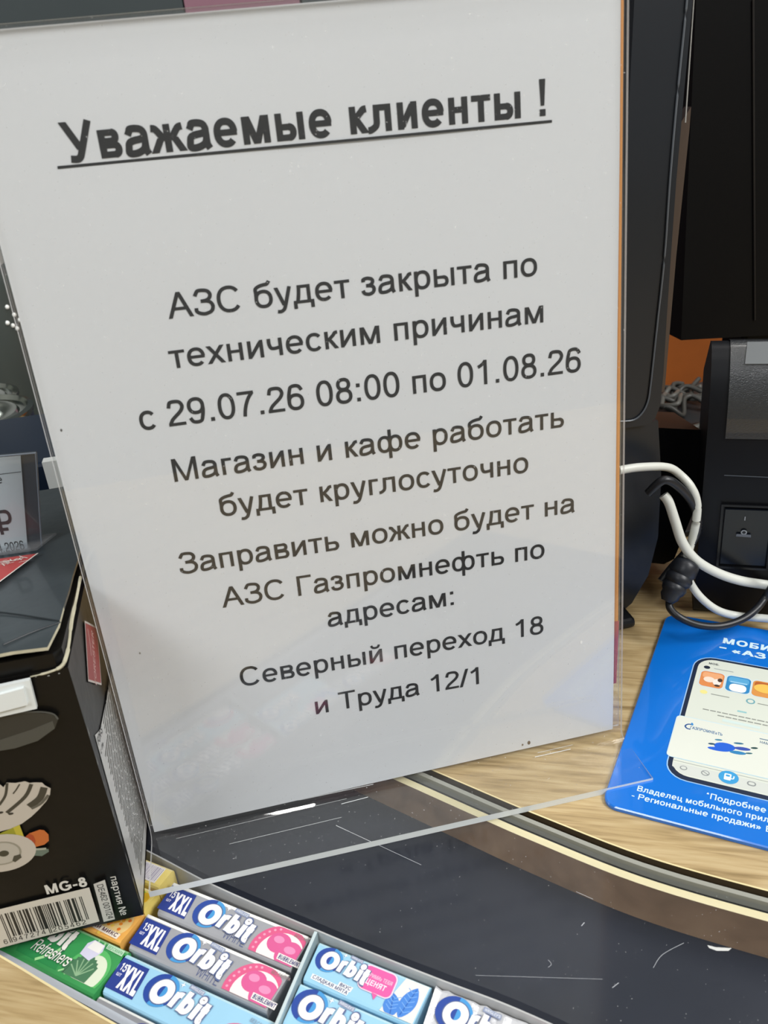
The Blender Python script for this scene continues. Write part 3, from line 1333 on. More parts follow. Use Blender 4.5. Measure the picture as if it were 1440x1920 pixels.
def bubble_art(P, cx, cy, clip, red='e0608c'):
    P.disc((cx, cy), 11.3, 10.8, red, 2, clip=clip, n=40)
    for k in range(16):
        t = math.radians(100 + k * 13)
        q = (cx + 9.6 * math.cos(t), cy + 9.4 * math.sin(t))
        if clip[2] + .6 < q[1] < clip[3] - .6 and clip[0] < q[0] < clip[1]:
            P.disc(q, .55, .5, 'f0a3bd', 3, n=8)
    P.disc((cx + 1.2, cy - .6), 9.0, 8.8, 'f3ece6', 4, clip=clip, n=36)
    P.disc((cx - 1.2, cy + 3.4), 4.8, 4.2, 'dd6097', 5, n=24)
    P.disc((cx - 1.9, cy + 4.6), 2.2, 1.5, 'ea92bb', 6, n=14)
    P.disc((cx + 4.6, cy + .4), 5.2, 5.4, 'dd6097', 5, n=24, clip=clip)
    P.disc((cx + 4.2, cy + 2.2), 2.4, 1.5, 'ea92bb', 6, n=14)
    P.poly([(cx + 1.4, cy - 2.6), (cx + 11.6, cy - 2.9), (cx + 11.4, cy - .4), (cx + 1.0, cy - .1)], 'f3ece6', 7)
    P.text('BUBBLEMINT', (cx + 1.7, cy - 2.2), (cx + 11.2, cy - 2.45), 1.7, '3a3f78', 8, 150)
    P.text('БЕЗ САХАРА', (cx + 2.5, clip[3] - 1.9), (cx + 10.6, clip[3] - 2.1), 1.3, 'a08a88', 8, 110)


def xxl_block(P, h, navy='2b3f8e'):
    P.poly([(1.0 + .25 * (h - 11), 1.9), (15.4, 1.9), (13.2, h - 2.0), (0.9, h - 2.0)], navy, 2)
    P.text('XXL', (6.4, 3.2), (15.2, 2.9), h - 6.9, 'f4f2f5', 4, 190, skew=-0.20, xsc=0.0046)
    P.text('15', (2.4, h - 6.6), (5.4, h - 6.8), 2.9, 'f4f2f5', 4, 150, skew=-.15)
    P.text('шт', (2.9, h - 8.8), (5.2, h - 8.9), 1.6, 'e4e2f5', 4, 120, skew=-.15)


foil = mat('silver_foil_wrap', 'b9babf', 0.28, metal=0.35, noise=0.05, nscale=200, bump=0.0002, bscale=120)
foil_lit = mat('lit_foil_edge', 'f1f0ea', 0.3)
blue_w = mat('light_blue_wrap', '9fcfe8', 0.3, noise=0.03, nscale=100, bump=0.0001, bscale=120)
blue_e = mat('pale_blue_edge', 'bfe3ee', 0.3)


def xxl_white(label, u0, u1, v0, v1, dz=0.0):
    th, P = pack('gum_pack', label, u0, u1, v0, v1, foil, foil_lit, dz, skl=3.5, group='large fifteen-piece gum packs in the tray')
    h = v1 - v0
    P.poly([(0.8, h - 1.7), (64.6, h - 1.7), (64.6, h - .5), (0.4, h - .5)], 'f2f1ec', 1)  # white strip paints the lit back edge of the pack
    xxl_block(P, h)
    orbit_logo(P, 23.8, h - 7.2)
    P.text('WHITE', (34.0, 1.2), (44.2, .7), 3.3, '53608e', 2, 70, skew=-.1)
    bubble_art(P, 57.0, 4.2, (45, 65.3, .9, h - .8))
    P.build('printed_face', th, label='grey and pink printed face')


xxl_white('silver gum pack with pink bubbles, topmost of the long packs beside the grey tray wall', 19.6, 85.2, -26.6, -11.8)
xxl_white('silver gum pack with pink bubbles, between the upper silver pack and the light blue one', 19.8, 85.8, -43.4, -27.9)
th, P = pack('gum_pack', 'long light blue gum pack below the two silver ones', 23.6, 92.0, -61.0, -45.0, blue_w, blue_e, group='large fifteen-piece gum packs in the tray', skl=3.0)
xxl_block(P, 16.0)
orbit_logo(P, 23.6, 8.8)
P.disc((58.5, 1.5), 9.5, 9.0, 'd86f90', 2, clip=(45, 67, .9, 15), n=40)
P.disc((59.5, 1.5), 7.2, 7.0, '5a64b4', 3, clip=(45, 67, .9, 15), n=30)
P.disc((61, 1.2), 5.4, 5.6, 'efe6e8', 4, clip=(45, 67, .9, 15), n=30)
P.text('БЕЗ САХАРА', (59, 12.2), (67, 11.6), 1.4, '8a9ab0', 8, 110)
P.build('printed_face', th)
th, P = pack('gum_pack', 'silver gum pack with dark blue stripe nearest the lower metal rim', 26.5, 92.0, -77.0, -61.9, foil, foil_lit, group='large fifteen-piece gum packs in the tray', skl=2.0, dz=-0.0005)
P.poly([(1.6, 9.4), (17.2, 9.0), (15.8, 11.8), (.9, 12.2)], '2b3f8e', 2)
P.disc((24, 7.0), 6.6, 6.3, '3b479c', 2)
P.disc((24.6, 6.6), 3.0, 2.8, '4a9ad6', 3)
P.build('printed_face', th)


def mint(label, u0, u1, v0, v1, full=True):
    th, P = pack('gum_pack', label, u0, u1, v0, v1, blue_w, blue_e, group='short light blue mint gum packs', skl=2.2)
    h = v1 - v0
    k = .78 if full else .98
    orbit_logo(P, 7.6 * (1 if full else 1.08), h - (5.6 if full else 6.8), k)
    if full:
        P.poly([(4.4, 1.6), (19.6, .9), (19.8, 2.9), (4.2, 3.6)], 'eef1f2', 2)
        P.poly([(14.8, 2.7), (20.2, 2.5), (20.4, 4.5), (14.8, 4.7)], 'eef1f2', 2)
        P.text('СЛАДКАЯ МЯТА', (4.8, 2.0), (19.4, 1.2), 1.35, '4a4f78', 3, 130)
        P.text('ВКУС', (15.3, 3.1), (19.9, 2.95), 1.3, '4a4f78', 4, 130)
        # cream corner with blue leaves
        P.poly([(32.5, .8), (45.0, .8), (45.0, h - .9), (36.0, h - .9)], 'efe9de', 2)
        for cx, cy, r, L in ((35.6, 3.9, .25, 4.6), (40.5, 7.0, -.15, 6.4)):
            pts = []
            for t in range(13):
                a = t / 12
                pts.append((-2.9 * math.sin(math.pi * a) ** .8, -L + 2 * L * a))
            for t in range(11, 0, -1):
                a = t / 12
                pts.append((2.9 * math.sin(math.pi * a) ** .8, -L + 2 * L * a))
            rp = [(cx + x * math.cos(r) - y * math.sin(r), max(.9, cy + x * math.sin(r) + y * math.cos(r))) for x, y in pts]
            P.poly(rp, '4a86d6', 3)
            P.line((cx + L * math.sin(r) * .8, max(1.0, cy - L * math.cos(r) * .8)), (cx - L * math.sin(r) * .85, cy + L * math.cos(r) * .85), .35, '2f64b6', 4)
            for q in range(-2, 3):
                yy = cy + q * L * .3
                if yy > 2.2:
                    P.line((cx, yy), (cx + 2, yy + 1.3), .25, '7fb0ea', 4)
                    P.line((cx, yy), (cx - 2, yy + 1.3), .25, '7fb0ea', 4)
        P.rrect(20.8, 34.4, 5.1, 14.9, 2.6, 'f7d7e6', 5, sk=-.08)
        P.poly([(27.2, 5.4), (29.4, 5.3), (29.0, 3.2)], 'ee5fa4', 6)
        P.rrect(21.3, 33.9, 5.5, 14.4, 2.2, 'ee5fa4', 6, sk=-.08)
        P.text('ПРИМИ, ТЕБЯ', (22.5, 10.4), (32.6, 10.2), 1.5, 'f9c9de', 7, 120)
        P.text('ЦЕНЯТ', (23.2, 7.6), (31.2, 7.4), 2.1, 'fbe3ee', 7, 150)
    P.build('printed_face', th)


mint('short light blue gum pack with pink speech bubble in the tray corner', 89.2, 134.6, -28.2, -12.2, True)
mint('short light blue gum pack below the one with a pink speech bubble', 91.4, 136.5, -45.5, -29.2, False)
wf = mat('crumpled_white_foil', 'dedfe2', 0.25, metal=0.25, bump=0.0009, bscale=160)
th, P = pack('gum_pack', 'crumpled white foil gum pack at the right end of the tray', 135.9, 178.0, -28.0, -11.2, wf, wf, wrinkle=0.35, skl=2)
orbit_logo(P, 10.5, 9.2, .98, last='rb')
P.disc((38.5, 5.0), 9.5, 9.0, 'e0566e', 2, clip=(28, 41.8, .9, 15.6), n=40)
P.disc((39.5, 5.0), 7.3, 7.0, 'f0dfe0', 3, clip=(28, 41.8, .9, 15.0), n=40)
P.build('printed_face', th)

# green pack
gw = mat('green_wrap', '3f9a56', 0.3, noise=0.12, nscale=60)
th, P = pack('gum_pack', 'green gum pack with white cube and leaf, partly under the black box', -26.0, 24.6, -64.2, -44.0, gw, mat('green_edge', '8cc78f', 0.3), skl=1.5)
P.fr = P.fr @ Matrix.Translation((0, .002, 0))
P.poly([(9, .8), (30, .8), (24, 17.2), (3, 17.2)], '2f8a4c', 1)
for dx in (-18, 0, 12, 15):
    P.strip([(19 + dx, .9), (24 + dx, 6), (25.8 + dx, 12), (24.5 + dx, 17.2)], .7 if dx else 1.2, 'a5dc9a', 2)
P.disc((41, 5), 9, 9.5, '5cba68', 2, clip=(26, 49.6, .9, 17))
P.disc((42.5, 4.6), 6.3, 7.6, 'dfe8cf', 3, clip=(26, 49.6, .9, 17))
# leaf with serrated edge
pts = []
for k in range(26):
    t = k / 25 * math.pi
    r_ = 1 + .10 * (k % 2)
    pts.append((39.0 + 6.2 * r_ * math.cos(t + .5), max(1.0, 3.0 + 7.2 * r_ * math.sin(t + .5))))
pts += [(33.5, 1.0), (44.0, 1.0)]
P.poly(pts, '4b7a58', 4)
for k in range(6):
    t = .7 + k * .42
    P.line((39, 2.0), (39 + 5.6 * math.cos(t), 3 + 6 * math.sin(t)), .5, '8fb48c', 5)
P.poly([(33.6, 9.6), (39.0, 8.6), (41.4, 13.4), (40.4, 16.0), (35.0, 16.4), (33.2, 14.2)], 'd9d6ea', 6)
P.poly([(34.4, 12.6), (40.6, 12.4), (40.2, 15.8), (35.2, 16.1)], 'f4f1ea', 7)
P.disc((0.5 + 9.0, 13.0), 5.8, 5.2, '3f8ecb', 3)
P.text('rbit', (12.5, 9.3), (27.2, 8.6), 8.6, '2d6a48', 4, 235)
P.text('rbit', (12.6, 9.5), (27.1, 8.8), 8.2, 'f3efe6', 6, 185)
P.text("Refreshers", (13.6, 3.3), (32.8, 2.9), 5.0, '2d6a48', 7, 150, skew=.12)
P.text("Refreshers", (13.7, 3.5), (32.7, 3.1), 4.8, 'f3efe6', 9, 95, skew=.12)
P.poly([(41.5, 15.2), (49.6, 14.9), (49.3, 17.2), (41.2, 17.3)], 'bfe0c0', 7)
P.text('БЕЗ САХАРА', (41.8, 15.5), (49.1, 15.3), 1.3, '4f9a66', 8, 110)
P.build('printed_face', th)
# orange pack
ow = mat('orange_wrap', 'f0b25a', 0.3, noise=0.12, nscale=120)
th, P = pack('gum_pack', 'orange gum pack with fruit print between the green pack and the yellow ones', -20.0, 18.6, -43.2, -28.6, ow, mat('peach_edge', 'f6ddae', 0.3), skl=2)
P.disc((31, 7.5), 6.5, 6.3, 'f2d08a', 2)
for k in range(40):
    P.disc((30 + random.gauss(0, 3.0), 8 + random.gauss(0, 2.6)), .8, .7, random.choice(['f0902e', 'f5b23c', 'ea7a2e', 'f7cf5a']), 3 + k % 3, n=7)
P.poly([(15, 1.6), (36.4, .9), (36.6, 3.2), (15, 3.9)], 'f6ead6', 6)
P.text('ЧЕСКИЙ МИКС', (16, 2.1), (35.8, 1.5), 1.6, '6a4a52', 7, 150)
P.build('printed_face', th)
# yellow packs
yw = mat('yellow_wrap', 'f8df7c', 0.3, noise=0.08, nscale=120)
th, P = pack('gum_pack', 'yellow gum pack with green leaf print under the notice foot corner', -22.0, 17.0, -27.6, -18.4, yw, mat('yellow_edge', 'f8eab0', 0.3), skl=1)
P.disc((31.5, 4), 4.5, 3.0, 'b4cf4e', 2, rot=.5, clip=(20, 38, .9, 8.4))
P.disc((35.5, 4.5), 2.2, 2.6, 'f5c22e', 3)
P.build('printed_face', th)
th, P = pack('gum_pack', 'pale yellow gum pack lying with its barcode side up at the tray wall', -20.0, 16.4, -17.6, -7.6, yw, mat('yellow_edge2', 'f8e6a2', 0.3), skl=1, dz=0.0012)
P.poly([(18.5, 1.2), (33.5, 1.2), (33.3, 8.8), (18.3, 8.8)], 'f2ecec', 2)
x = 19.3
while x < 32.5:
    w = random.choice([.25, .4, .6])
    P.poly([(x, 1.9), (x + w, 1.9), (x + w, 8.2), (x, 8.2)], 'b3acc0', 3)
    x += w + random.choice([.25, .4, .5])
P.build('printed_face', th)


# ================================================================== BLUE LEAFLET
def leaflet():
    ang = math.atan2(-.608, .794)
    fr = Matrix.Translation((0.1875, -0.0395, 0)) @ Matrix.Rotation(ang, 4, 'Z')
    blue = mat('leaflet_blue', '0c70d2', 0.25, coat=0.6)
    c = fr @ Vector((0.057, 0.07, 0.0001))
    th = thing('advertising_mat', 'glossy bright blue plastic mat with phone picture lying on the oak counter', 'counter mat', c)
    x0, x1, y0, y1, r = -2.6, 113.0, -1.0, 149.0, 6.5
    pts = []
    for cx, cy, a in ((x1 - r, y1 - r, 0), (x0 + r, y1 - r, 90), (x0 + r, y0 + r, 180), (x1 - r, y0 + r, 270)):
        for k in range(9):
            t = math.radians(a + 90 / 8 * k)
            pts.append((cx + r * math.cos(t), cy + r * math.sin(t)))
    b = MB()
    ins = [((q[0] - 55) * .992 + 55, (q[1] - 74) * .994 + 74) for q in pts]
    W = lambda q, z: fr @ Vector((q[0] * .001, q[1] * .001, z))
    b.grid([[W(q, .0002) for q in pts], [W(q, .0016) for q in pts], [W(q, .0021) for q in ins]], blue, closed=True)
    b.poly([W(q, .0021) for q in ins], blue)
    b.poly([W(q, .0002) for q in pts][::-1], blue)
    b.build('mat_sheet', th)
    P = Print(fr @ Matrix.Translation((0, 0, .00213)), .00003)
    wt = 'd4ecf6'
    # phone body, screen, card
    P.rrect(17.6, 92, 23.6, 115.4, 9.5, '9cc4ea', 1)
    P.rrect(18.1, 91.5, 24.1, 114.9, 9.2, '16243e', 2)
    P.rrect(20.0, 89.6, 26.6, 113.3, 7.6, 'd7dcd0', 3)
    P.poly([(20.2, 34.6), (89.4, 34.6), (89.4, 34.9), (20.2, 34.9)], 'a6a8a2', 5)
    P.poly([(20.0, 33.6), (89.4, 33.6), (89.4, 30.0), (85, 27.4), (25, 27.4), (20.2, 31)], 'cfd3cc', 4)
    # tiles
    for x, cs in ((22.3, ('dc8a50', 'e9a878')), (34.3, ('2f86bf', '5aa6d4')), (46.0, ('d9934a', 'b5602e'))):
        P.rrect(x - .5, x + 11.3, 90.3, 103.5, 2.4, 'cfdfe6', 4)
        P.rrect(x, x + 10.8, 90.8, 103.0, 2.2, cs[0], 5)
        P.rrect(x + .8, x + 10.0, 97.5, 102.2, 1.6, cs[1], 6)
    P.disc((26.5, 96.5), 2.6, 2.2, 'f0dccb', 7)
    P.disc((30.2, 95.4), 1.9, 2.6, 'efe6de', 7)
    P.disc((31.4, 97.4), 1.1, 1.5, '4a3428', 8)
    P.disc((30.6, 92.8), 1.3, .8, '4a3428', 8)
    P.rrect(36.0, 43.6, 91.0, 97.0, 2.4, 'eef3ee', 7)
    P.poly([(36, 97.8), (43.6, 97.8), (43.6, 98.7), (36, 98.7)], '9fd0ee', 7)
    P.disc((51.5, 97.5), 4.8, 3.4, 'edc05a', 7)
    # status line and small copy
    P.text('МОБ.', (24.5, 109.2), (29.6, 109.2), 1.5, '3a4148', 4, 150)
    P.disc((24.2, 106.2), 1.5, 1.3, '1c2638', 4)
    P.poly([(27.5, 106.0), (36.5, 106.0), (36.5, 106.5), (27.5, 106.5)], '9aa3a3', 4)
    P.disc((25.4, 86.2), 1.7, 1.5, 'ebe08c', 4)
    P.poly([(28.8, 85.4), (37, 85.4), (37, 86.0), (28.8, 86.0)], '8f948c', 4)
    P.disc((46.3, 86.0), 2.0, 2.0, '6fa6b0', 4)
    P.disc((46.3, 86.0), 1.3, 1.3, 'd7dcd0', 5)
    P.poly([(49.4, 85.2), (58, 85.2), (58, 85.8), (49.4, 85.8)], '8f948c', 4)
    P.poly([(41.5, 76.5), (45.5, 76.5), (45.5, 77.6), (41.5, 77.6)], '93c3c6', 4)
    for x0_, x1_, y in ((26.8, 58, 73.0), (33.6, 55, 70.6)):
        x = x0_
        while x < x1_:
            w = random.uniform(1.5, 3.6)
            P.poly([(x, y), (min(x + w, x1_), y), (min(x + w, x1_), y + .7), (x, y + .7)], '8b8f88', 4)
            x += w + .5
    P.poly([(36, 67.4), (52, 67.4), (52, 69.2), (36, 69.2)], 'cfe0dc', 4)
    # card in front of the phone
    P.rrect(16.6, 95, 36.3, 65.3, 2.2, 'b9dcf0', 6)
    P.rrect(16.9, 94.7, 36.6, 65.0, 2.0, 'dde0d5', 7)
    P.text('ГАЗПРОМНЕФТЬ', (23.4, 57.5), (37.4, 57.2), 1.9, '2a6496', 8, 130)
    P.strip([(24.4, 60.4), (22.4, 60.2), (21.3, 58.6), (22.2, 57.2), (23.8, 57.0)], .7, '1f4f8c', 8)
    P.disc((24.0, 60.8), .5, 1.0, '2f86c8', 8, n=10, rot=.3)
    for cx, cy, rx, ry, rot, cc in ((39.2, 50.4, 4.4, 2.6, .10, '1f5fd0'), (37.0, 47.9, 4.6, 1.2, .10, '1f5fd0'), (46.3, 51.6, 3.4, 1.1, .15, '3a50a8'),
                                    (44.8, 48.4, 3.4, 1.1, .12, '2f80b4'), (33.8, 50.4, 1.5, .6, .2, '1f4a64'), (36.2, 54.0, 1.6, .55, .2, '3f7f9a'),
                                    (44.5, 54.6, 2.1, .6, .2, '2a6a8a'), (51.0, 53.8, 1.5, .6, .3, '1c4444'), (49.2, 49.6, 1.5, .5, .3, '2a6470')):
        P.disc((cx, cy), rx, ry, cc, 8, n=18, rot=rot)
    P.poly([(52.5, 60.6), (60, 60.6), (60, 61.1), (52.5, 61.1)], '2c5c80', 8)
    P.text('НАМ', (52.7, 57.9), (56.6, 57.8), 1.6, '2c5c80', 8, 120)
    # nav icons
    P.disc((24.9, 31.2), 1.5, 1.3, '8b9090', 6); P.disc((24.9, 31.2), 1.1, .9, 'cfd3cc', 7)
    P.disc((33.8, 31.2), 1.7, 1.6, '8b9090', 6); P.disc((33.8, 31.2), 1.3, 1.2, 'cfd3cc', 7); P.line((32.6, 32.0), (35, 30.4), .4, '8b9090', 8)
    P.disc((43.0, 31.9), 4.0, 3.9, '3a9ad2', 6, n=36)
    P.rrect(41.2, 44.0, 30.1, 34.0, .5, 'e6f2f6', 7)
    P.rrect(41.8, 43.4, 32.2, 33.3, .3, '3a9ad2', 8)
    P.strip([(44.0, 31.4), (44.9, 31.6), (45.0, 33.2)], .5, 'e6f2f6', 7)
    P.rrect(50.3, 53.8, 30.0, 32.6, 1.2, '8b9090', 6); P.rrect(50.8, 53.3, 30.5, 32.1, .8, 'cfd3cc', 7)
    # white copy
    P.text('МОБИЛ', (28.0, 129.6), (57.0, 129.3), 5.0, wt, 2, 170)
    P.text('«АЗ', (33.6, 122.2), (49.6, 122.1), 4.4, wt, 2, 170)
    P.poly([(27.6, 124.8), (31.0, 124.8), (31.0, 125.9), (27.6, 125.9)], wt, 2)
    P.text('*Подробнее', (35.6, 16.9), (58.9, 16.7), 3.3, wt, 2, 115)
    P.text('Владелец мобильного прил', (9.0, 11.2), (60.4, 11.9), 3.2, wt, 2, 115)
    P.text('- Региональные продажи» Б', (7.8, 6.5), (62.0, 6.8), 3.2, wt, 2, 115)
    P.build('printed_face', th, label='printed phone screen and white lettering')


leaflet()


# ================================================================== BLACK BOX ON THE LEFT
def black_box():
    X0, X1, Y0, Y1 = -0.150, -0.0022, -0.0403, 0.112
    th = thing('stove_box', 'scuffed glossy black cardboard box with barcode standing left of the notice', 'box', (-0.076, 0.036, 0.0003))
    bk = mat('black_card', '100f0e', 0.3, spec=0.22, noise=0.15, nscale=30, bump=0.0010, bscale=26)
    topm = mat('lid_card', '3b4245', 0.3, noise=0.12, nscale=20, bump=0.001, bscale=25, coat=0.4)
    raw = mat('raw_cardboard', 'b9b49c', 0.8, noise=0.3, nscale=300)
    # body: grid front and side so that it can bulge
    b = MB()
    n = 14

    def fx(i):
        return X0 + (X1 - X0) * i / n

    def fz(k):
        return 0.0004 + 0.1165 * k / n
    rows = []
    for k in range(n + 1):
        z = fz(k)
        bulge = 0.0012 * math.sin(math.pi * k / n)
        rows.append([(fx(i), Y0 - 0.0012 * math.sin(math.pi * i / n) * math.sin(math.pi * k / n), z) for i in range(n + 1)])
    b.grid(rows, bk)
    rows = []
    for k in range(n + 1):
        rows.append([(X1 - 0.0004 * math.sin(math.pi * i / n), Y0 + (Y1 - Y0) * i / n, fz(k)) for i in range(n + 1)])
    b.grid(rows, bk)
    b.poly([(X0, Y0, .0004), (X0, Y1, .0004), (X0, Y1, .1169), (X0, Y0, .1169)], bk)
    b.poly([(X0, Y1, .0004), (X1, Y1, .0004), (X1, Y1, .1169), (X0, Y1, .1169)], bk)
    b.poly([(X0, Y0, .0004), (X1, Y0, .0004), (X1, Y1, .0004), (X0, Y1, .0004)], bk)
    b.poly([(X0, Y0, .1169), (X1, Y0, .1169), (X1, Y1, .1169), (X0, Y1, .1169)], bk)
    b.build('carton', th)
    # lid: warped flap a little above the body, worn edges
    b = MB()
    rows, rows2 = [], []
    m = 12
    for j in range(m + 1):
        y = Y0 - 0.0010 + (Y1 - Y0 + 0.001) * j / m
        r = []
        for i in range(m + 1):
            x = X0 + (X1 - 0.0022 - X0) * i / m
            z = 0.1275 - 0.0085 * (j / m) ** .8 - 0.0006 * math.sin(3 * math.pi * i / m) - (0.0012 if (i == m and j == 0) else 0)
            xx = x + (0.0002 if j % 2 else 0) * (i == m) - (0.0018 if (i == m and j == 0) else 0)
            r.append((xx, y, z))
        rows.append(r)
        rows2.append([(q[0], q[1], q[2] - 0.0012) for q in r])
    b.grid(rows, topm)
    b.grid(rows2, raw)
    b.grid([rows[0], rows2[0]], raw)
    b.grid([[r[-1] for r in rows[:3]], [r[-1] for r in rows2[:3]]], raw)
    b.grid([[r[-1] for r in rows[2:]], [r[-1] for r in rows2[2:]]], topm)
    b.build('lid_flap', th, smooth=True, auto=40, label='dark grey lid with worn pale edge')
    # second tucked layer under the lid
    b = MB()
    b.prism([(X0 + .001, Y0 + .0006, .1225), (X1 - .0035, Y0 + .0008, .1225), (X1 - .0012, Y0 + .004, .1222), (X1 - .0012, Y1 - .003, .1195 - .003), (X0 + .001, Y1 - .003, .1165)], (0, 0, -.0058), bk)
    b.build('inner_flap', th, label='black inner flap')
    for pts in ([(-0.02993,-0.00911,0.12650), (-0.01993,-0.01526,0.12680), (-0.00433,-0.02620,0.12720)], [(-0.02040,-0.03608,0.12780), (-0.01216,-0.03070,0.12760), (-0.00384,-0.02720,0.12730)]):
        b = MB()
        b.tube([(q[0], q[1], 0.1275 - 0.0085 * max(0, (q[1] + .0413) / .1533) ** .8 + .0001) for q in pts], .00028, mat('crease_dark', '20262a', .4), seg=6)
        b.build('crease', th)
    # worn corner with torn cardboard
    b = MB()
    ps = [(X1 + .0002, Y0 + .05, .1225), (X1 + .0005, Y0 + .035, .1228), (X1 + .0002, Y0 + .02, .1222), (X1 + .0006, Y0 + .008, .1215), (X1 - .0002, Y0 + .002, .1195), (X1 - .002, Y0 + .0002, .1175), (X1 - .006, Y0 - .0003, .1165), (X1 - .012, Y0 - .0002, .1160)]
    b.tube(ps, [0.0006, .0005, .0007, .0005, .0007, .0006, .0004, .0002], raw, seg=6)
    b.build('torn_edge', th, label='pale torn cardboard edge')
    # pale worn patches down the front vertical edge
    E = MB()
    z = .004
    while z < .09:
        hh = random.uniform(.002, .006)
        w_ = random.uniform(.0002, .0006)
        E.poly([(X1 + .00015, Y0 - .0003, z), (X1 + .00015, Y0 + w_ * 1.5, z + .001), (X1 + .00015, Y0 + w_, z + hh)], mat('worn_grey', '8b8b86', 0.6))
        z += hh + random.uniform(.003, .012)
    E.build('scuff', th, recalc=False, label='grey scuffs along the corner')
    # ---- front print
    FF = Matrix(((1, 0, 0, 0), (0, 0, -1, Y0 - .00155), (0, 1, 0, 0), (0, 0, 0, 1)))
    P = Print(FF, .00004)
    lg, mg = 'b4aca0', '6c675c'
    P.poly([(-37.0,104.0), (-26.9,104.1), (-17.0,103.3), (-11.1,101.2), (-9.6,98.6), (-11.5,95.2), (-17.9,91.6), (-25.5,90.4), (-30.6,90.6), (-40.7,91.0)], '2c2d2b', 1, .25)
    P.strip([(-36.9,104.2), (-26.9,104.3), (-16.9,103.5), (-11.0,101.4), (-9.6,98.6)], .6, '4b4d4b', 2)
    P.poly([(-39.2,96.1), (-29.4,94.9), (-18.7,96.6), (-11.4,98.4), (-11.5,95.2), (-17.9,91.6), (-25.5,90.4), (-40.7,91.0)], '454642', 2, .25)
    for k in range(14):  # pale dots paint small bright glints below the lid flap
        q = (-48 + k * 3.3 + random.uniform(-.6, .6), 116.2 + random.uniform(-.6, .4))
        P.disc(q, random.uniform(.15, .55), .16, 'a9aba8', 3, n=6)
    hull = [(-34.2,77.3), (-33.3,75.4), (-31.8,77.1), (-29.2,76.2), (-26.1,76.1), (-24.8,75.0), (-23.3,74.8), (-21.0,74.1), (-20.3,72.5), (-18.9,70.9), (-19.8,68.2), (-21.6,65.8), (-24.9,62.8), (-28.0,60.4), (-31.8,58.2), (-36.1,57.0), (-39.8,56.8), (-49.4,60.4), (-44.9,76.3)]
    P.poly(hull, lg, 1)
    for a, c, d, w in (((-31.7,76.9), (-33.6,71.9), (-36.6,68.3), .9), ((-28.0,75.4), (-29.6,73.4), (-31.1,71.9), .5), ((-24.4,74.4), (-27.8,69.5), (-35.2,64.3), 1.3), ((-20.8,71.9), (-23.3,67.7), (-27.6,65.0), 2.4), ((-37.6,77.6), (-40.0,72.5), (-43.4,69.1), 1.2)):
        P.strip([a, c, d], w, '3a372e', 2)
    P.strip([(-20.3,68.3), (-23.5,65.3), (-27.1,63.9)], 1.0, '57544a', 2)
    P.disc((-34.0,63.6), .9, .5, '2c2a24', 3, n=10)
    P.disc((-37.0,65.0), .9, .5, '2c2a24', 3, n=10)
    P.poly([(-40.0,55.9), (-32.6,58.0), (-32.6,51.1), (-34.2,50.5), (-41.5,50.4), (-48.8,50.1), (-47.1,56.0)], '8c8a24', 2)
    P.poly([(-34.9,57.4), (-32.6,58.0), (-32.6,51.1), (-34.7,50.2)], 'b0a436', 3)
    P.poly([(-32.4,52.0), (-30.6,53.3), (-26.8,54.0), (-25.5,53.3), (-24.6,51.0), (-25.2,48.1), (-27.1,46.8), (-30.5,46.6), (-33.1,47.9), (-33.6,50.1)], 'b4602a', 3)
    P.poly([(-32.4,52.0), (-30.6,53.3), (-29.5,52.0), (-29.4,49.4), (-30.4,46.8), (-33.1,47.9), (-33.6,50.1)], '9c3f1e', 4)
    P.strip([(-33.1,47.9), (-30.7,45.8), (-26.9,44.9)], .9, '9a9c8c', 5)
    P.poly([(-34.3,48.8), (-30.0,45.6), (-26.2,44.5), (-26.4,43.2), (-29.1,41.9), (-32.5,43.2), (-35.5,44.4)], '5c6a5e', 4)
    P.disc((-41.5,47.1), 11.5, 8.6, lg, 5, n=36)
    P.disc((-41.5,47.1), 6.6, 5.4, '8b8677', 6, n=28)
    P.disc((-41.5,47.1), 5.9, 4.8, 'aaa498', 7, n=28)
    P.disc((-40.8,46.9), 1.7, 1.4, '3a382c', 8, n=16)
    P.poly([(-37.9,44.9), (-35.7,45.0), (-35.7,43.4), (-38.3,41.9), (-39.0,42.9)], '3f3d32', 8)
    P.text('MG-8', (-32.5,23.2), (-17.3,23.0), 4.6, 'c9c6be', 2, 150)
    P.poly([(-49.4,21.2), (-17.3,22.1), (-17.7,4.0), (-54.6,2.0), (-62.4,1.5), (-57.0,20.9)], 'c4beb2', 2)
    # bars
    bx0, bx1 = -50.2, -20.6
    yb0, yb1 = 6.4, 18.6
    pat = '101000110100111010001011001101110010001011011110101010110110010011101000010101110011101000010101'
    mw = (bx1 - bx0) / 95
    for i, ch in enumerate(pat[:95]):
        if ch == '1':
            lowr = 3.6 if i in (0, 2, 46, 48, 92, 94) else yb0
            P.poly([(bx0 + i * mw, lowr), (bx0 + (i + 1.02) * mw, lowr), (bx0 + (i + 1.02) * mw, yb1), (bx0 + i * mw, yb1)], '1d1c1a', 3)
    P.text('6', (-52.4, 3.5), (-50.8, 3.5), 2.3, '1d1c1a', 3, 90)
    P.text('947274', (-49.0, 3.7), (-37.0, 3.9), 2.3, '1d1c1a', 3, 90, track=160)
    P.text('205462', (-34.6, 4.0), (-22.2, 4.3), 2.3, '1d1c1a', 3, 90, track=160)
    P.poly([(-15.5,23.2), (-11.2,24.1), (-12.1,3.3), (-16.3,3.2)], 'b9b6ae', 2)
    P.text('DE462 001/24', (-14.5,22.6), (-14.6,4.1), 2.2, '232323', 3, 95)
    P.text('партия №', (-9.1,25.1), (-9.9,4.3), 2.6, 'c9c6be', 2, 95)
    P.build('front_print', th, label='printed barcode and burner picture')
